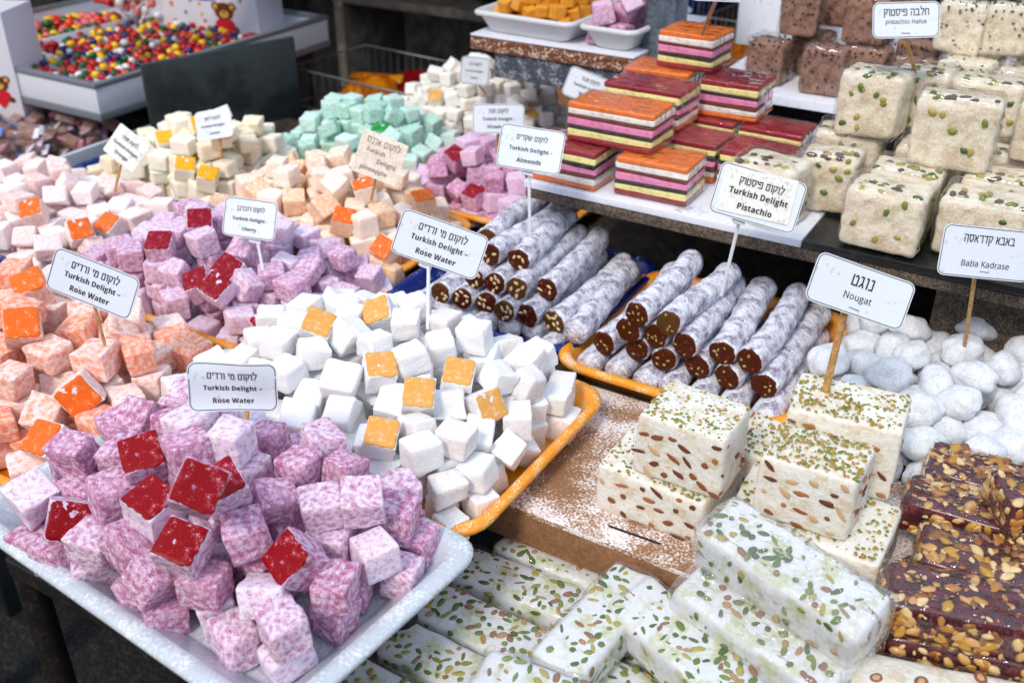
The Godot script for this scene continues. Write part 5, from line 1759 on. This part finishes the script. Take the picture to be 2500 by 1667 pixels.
	var tints := [plain(Color(0.80, 0.68, 0.76), 0.2), plain(Color(0.42, 0.54, 0.85), 0.2), plain(Color(0.90, 0.86, 0.90), 0.2), plain(Color(0.72, 0.42, 0.48), 0.2)]
	var heap3 := Heap.new(0.50, 0.47, 0.044 / 12.0)
	for it in fill(heap3, wr, 0.044, dome(0.32, 0.36, 0.125, 0.04, 2.6, 0.08, -0.14), 10, 295):
		var tint: int = rng.randi_range(0, 3)
		var o := node("wrapped_brittle", Transform3D(turned(), at(-1.66 + 0.01, 1.25 - 0.365, 0.698)) * Transform3D(wb[it[1]] * Basis.from_scale(Vector3.ONE * 0.044), it[0]))
		tag(o, "small brown sesame candy with %s twisted film ends" % ["mauve", "blue", "silvery", "wine red"][tint], "candy", "wrapped candies with %s ends" % ["mauve", "blue", "silvery", "wine red"][tint])
		put("candy", candy_body, sesame, o)
		put("clear_film", candy_film, M.film_milky, o)
		for e in [-1, 1]:
			put("twisted_end", tail, tints[tint], o, Transform3D(Basis(Vector3.RIGHT, 0.6 * e), Vector3(0.42 * e, 0, 0)))
	# printed cartons
	var print_white := plain(Color(0.87, 0.86, 0.90), 0.4)
	for c in [[-1.555, 1.475, 0.8155, 0.22, "white carton printed with bear and stars on the candy tray", 0], [-1.64, 1.045, 0.735, 0.42, "tall white carton printed with bear among the wrapped candies", 1]]:
		var o := node("printed_carton", Transform3D(turned(c[3]), at(c[0], c[1], c[2])))
		tag(o, c[4], "box", "printed candy cartons")
		var h := 0.055 if c[5] == 0 else 0.10
		var w := 0.112 if c[5] == 0 else 0.05
		put("front_side", box(Vector3(w, h, 0.0015), 0.0006), print_white, o, Transform3D(Basis(), Vector3(0, h, 0.045)))
		put("rear_side", box(Vector3(w, h, 0.0015), 0.0006), print_white, o, Transform3D(Basis(), Vector3(0, h, -0.045)))
		put("end_side", box(Vector3(0.0015, h, 0.043), 0.0006), print_white, o, Transform3D(Basis(), Vector3(w - 0.0015, h, 0)))
		put("end_side", box(Vector3(0.0015, h, 0.043), 0.0006), print_white, o, Transform3D(Basis(), Vector3(-w + 0.0015, h, 0)))
		var cols := [plain(Color(0.75, 0.08, 0.12), 0.5), plain(Color(0.05, 0.45, 0.65), 0.5), plain(Color(0.92, 0.62, 0.08), 0.5)]
		for i in 14:
			put("star_print", flat_ink(star(rng.randf_range(-0.9, 0.9) * w, rng.randf_range(0.5, 1.95) * h, 0.0055), none, 0.0468), cols[i % 3], o)
		bear_print(o, w * 0.35, h * 0.75, 0.016 if c[5] == 1 else 0.02, 0.0468)
		if c[5] == 0:
			var word := "הממתקים שלי"
			var hues := [Color(0.85, 0.1, 0.1), Color(0.95, 0.5, 0.05), Color(0.1, 0.5, 0.2), Color(0.1, 0.3, 0.7), Color(0.6, 0.1, 0.5)]
			put("lettering", ink_mesh(hebrew(word, 0.14), Vector2(-0.3 * w, h * 1.45), w * 1.0, none, 0.0472), plain(hues[3], 0.5), o)

# ---------------------------------------------------------------- cards

func signs() -> void:
	var rose := [["לוקום מי ורדים", 0.24, 0.56, true], ["Turkish Delight –", -0.03, 0.66, false], ["Rose Water", -0.28, 0.46, false]]
	var list := [
		{"p": [-0.468, 0.408, 0.923], "w": 0.060, "h": 0.036, "roll": 4, "wave": 0.0045, "stick": [-0.459, 0.402, 0.875], "sx": 0.14, "lines": rose, "label": "wavy white card on a wooden stick in the purple rose lokum", "curl": 0.12},
		{"p": [-0.666, 0.456, 0.930], "w": 0.074, "h": 0.036, "roll": 18.5, "stick": [-0.672, 0.458, 0.87], "lines": rose, "label": "tilted white card standing in the deep orange lokum", "curl": 0.03},
		{"p": [-0.470, 0.661, 0.930], "w": 0.0783, "h": 0.0403, "roll": 20, "stick": [-0.469, 0.636, 0.858], "sx": -0.08, "white": true, "lines": rose, "label": "tilted white card on a white fork in the white lokum", "curl": 0.02},
		{"p": [-0.710, 0.675, 0.896], "w": 0.0538, "h": 0.0390, "roll": 6, "stick": [-0.698, 0.671, 0.845], "sx": 0.1, "white": true, "lines": [["לוקום דובדבן", 0.24, 0.52, true], ["Turkish Delight -", -0.04, 0.66, false], ["Cherry", -0.29, 0.27, false]], "label": "white card on a white fork in the lilac cherry lokum"},
		{"p": [-0.924, 0.711, 0.920], "w": 0.0435, "h": 0.0365, "roll": 33, "r": 0.002, "border": false, "mat": M.paper, "stick": [-0.945, 0.700, 0.868], "lines": [["לוקום תפוז", 0.22, 0.50, true], ["Turkish Delight", -0.05, 0.80, false], ["Orange", -0.30, 0.42, false]], "label": "square cornered card tilted on a wooden stick in peach lokum"},
		{"p": [-0.961, 0.874, 0.895], "w": 0.0468, "h": 0.0359, "roll": -11, "border": false, "stick": [-0.957, 0.875, 0.85], "sx": 0.1, "lines": [["לוקום לימון", 0.22, 0.46, true], ["Turkish Delight -", -0.05, 0.70, false], ["Lemon", -0.29, 0.30, false]], "label": "white card leaning on a stick in the cream lemon lokum"},
		{"p": [-0.675, 0.843, 0.914], "w": 0.0533, "h": 0.0476, "roll": 18, "r": 0.002, "border": false, "mat": M.note, "ink": M.pen, "wave": 0.002, "curl": 0.12, "stick": [-0.693, 0.844, 0.86], "lines": [["לוקום אננס", 0.32, 0.74, true, 0.05], ["Turkish", 0.10, 0.42, false, 0, -0.12], ["Delight", -0.12, 0.42, false, 0, 0.18], ["pineapple", -0.34, 0.58, false, 0, -0.05]], "label": "curled beige handwritten paper note in the pineapple lokum"},
		{"p": [-0.657, 1.061, 0.901], "w": 0.0653, "h": 0.0365, "roll": 1, "stick": [-0.664, 1.066, 0.85], "lines": [["לוקום תות", 0.26, 0.38, true], ["Turkish Delight -", -0.02, 0.62, false], ["Strawberry", -0.28, 0.44, false]], "label": "upright white card in the mauve strawberry lokum"},
		{"p": [-0.796, 1.222, 0.904], "w": 0.0410, "h": 0.0385, "roll": 6, "stick": [-0.802, 1.26, 0.86], "lines": [["לוקום לבן", 0.24, 0.44, true], ["Turkish Delight -", -0.02, 0.66, false], ["Ivory", -0.26, 0.24, false]], "label": "small white card standing on the ivory lokum"},
		{"p": [-0.566, 1.126, 0.937], "w": 0.0594, "h": 0.0367, "roll": 20, "stick": [-0.585, 1.225, 0.82], "lines": [["לוקום מנגו", 0.24, 0.40, true], ["Turkish Delight -", -0.03, 0.66, false], ["Mango", -0.28, 0.28, false]], "label": "tilted white card in pale pink lokum behind the jellies"},
		{"p": [-0.474, 0.824, 0.966], "w": 0.0631, "h": 0.0421, "roll": 8, "stick": [-0.471, 0.819, 0.878], "sx": 0.0, "white": true, "lines": [["לוקום שקדים", 0.24, 0.48, true], ["Turkish Delight -", -0.04, 0.66, false], ["Almonds", -0.28, 0.38, false]], "label": "white card on a white fork above the almond rolls"},
		{"p": [-0.243, 0.815, 0.967], "w": 0.0763, "h": 0.0449, "roll": 15, "stick": [-0.268, 0.823, 0.862], "sx": -0.12, "white": true, "over": true, "staple": false, "lines": [["לוקום פיסטוק", 0.24, 0.52, true], ["Turkish Delight", 0.0, 0.68, false], ["Pistachio", -0.24, 0.40, false]], "label": "double card with taped slip on a white fork above pistachio rolls"},
		{"p": [-0.122, 0.685, 0.966], "w": 0.0760, "h": 0.036, "roll": 21, "stick": [-0.134, 0.688, 0.868], "sx": -0.06, "thick": 0.0028, "lines": [["נוגט", 0.18, 0.22, true], ["Nougat", -0.16, 0.28, false]], "label": "tilted white card on a split wooden stick in the nougat"},
		{"p": [-0.058, 0.845, 0.947], "w": 0.0805, "h": 0.0416, "roll": 8.5, "stick": [-0.060, 0.903, 0.815], "sx": -0.06, "lines": [["באבא קדראסה", 0.24, 0.56, true], ["Baba Kadrase", -0.22, 0.52, false]], "label": "white card on a wooden stick above the white pebbles"},
		{"p": [-0.189, 1.032, 1.081], "w": 0.0620, "h": 0.0333, "roll": -2, "stick": [-0.182, 1.105, 1.012], "thick": 0.002, "lines": [["חלבה פיסטוק", 0.22, 0.68, true], ["pistachio Halva", -0.06, 0.60, false]], "label": "upright white card on a wooden stick in the pistachio halva"},
		{"p": [-0.369, 1.015, 1.099], "w": 0.0546, "h": 0.0347, "roll": 1, "stick": [-0.43, 1.13, 1.008], "thick": 0.002, "lines": [["לוקום", 0.2, 0.4, true]], "label": "white card on a wooden stick in the topmost layered jelly"},
	]
	rng.seed = 123
	for s in list:
		sign_card(s)
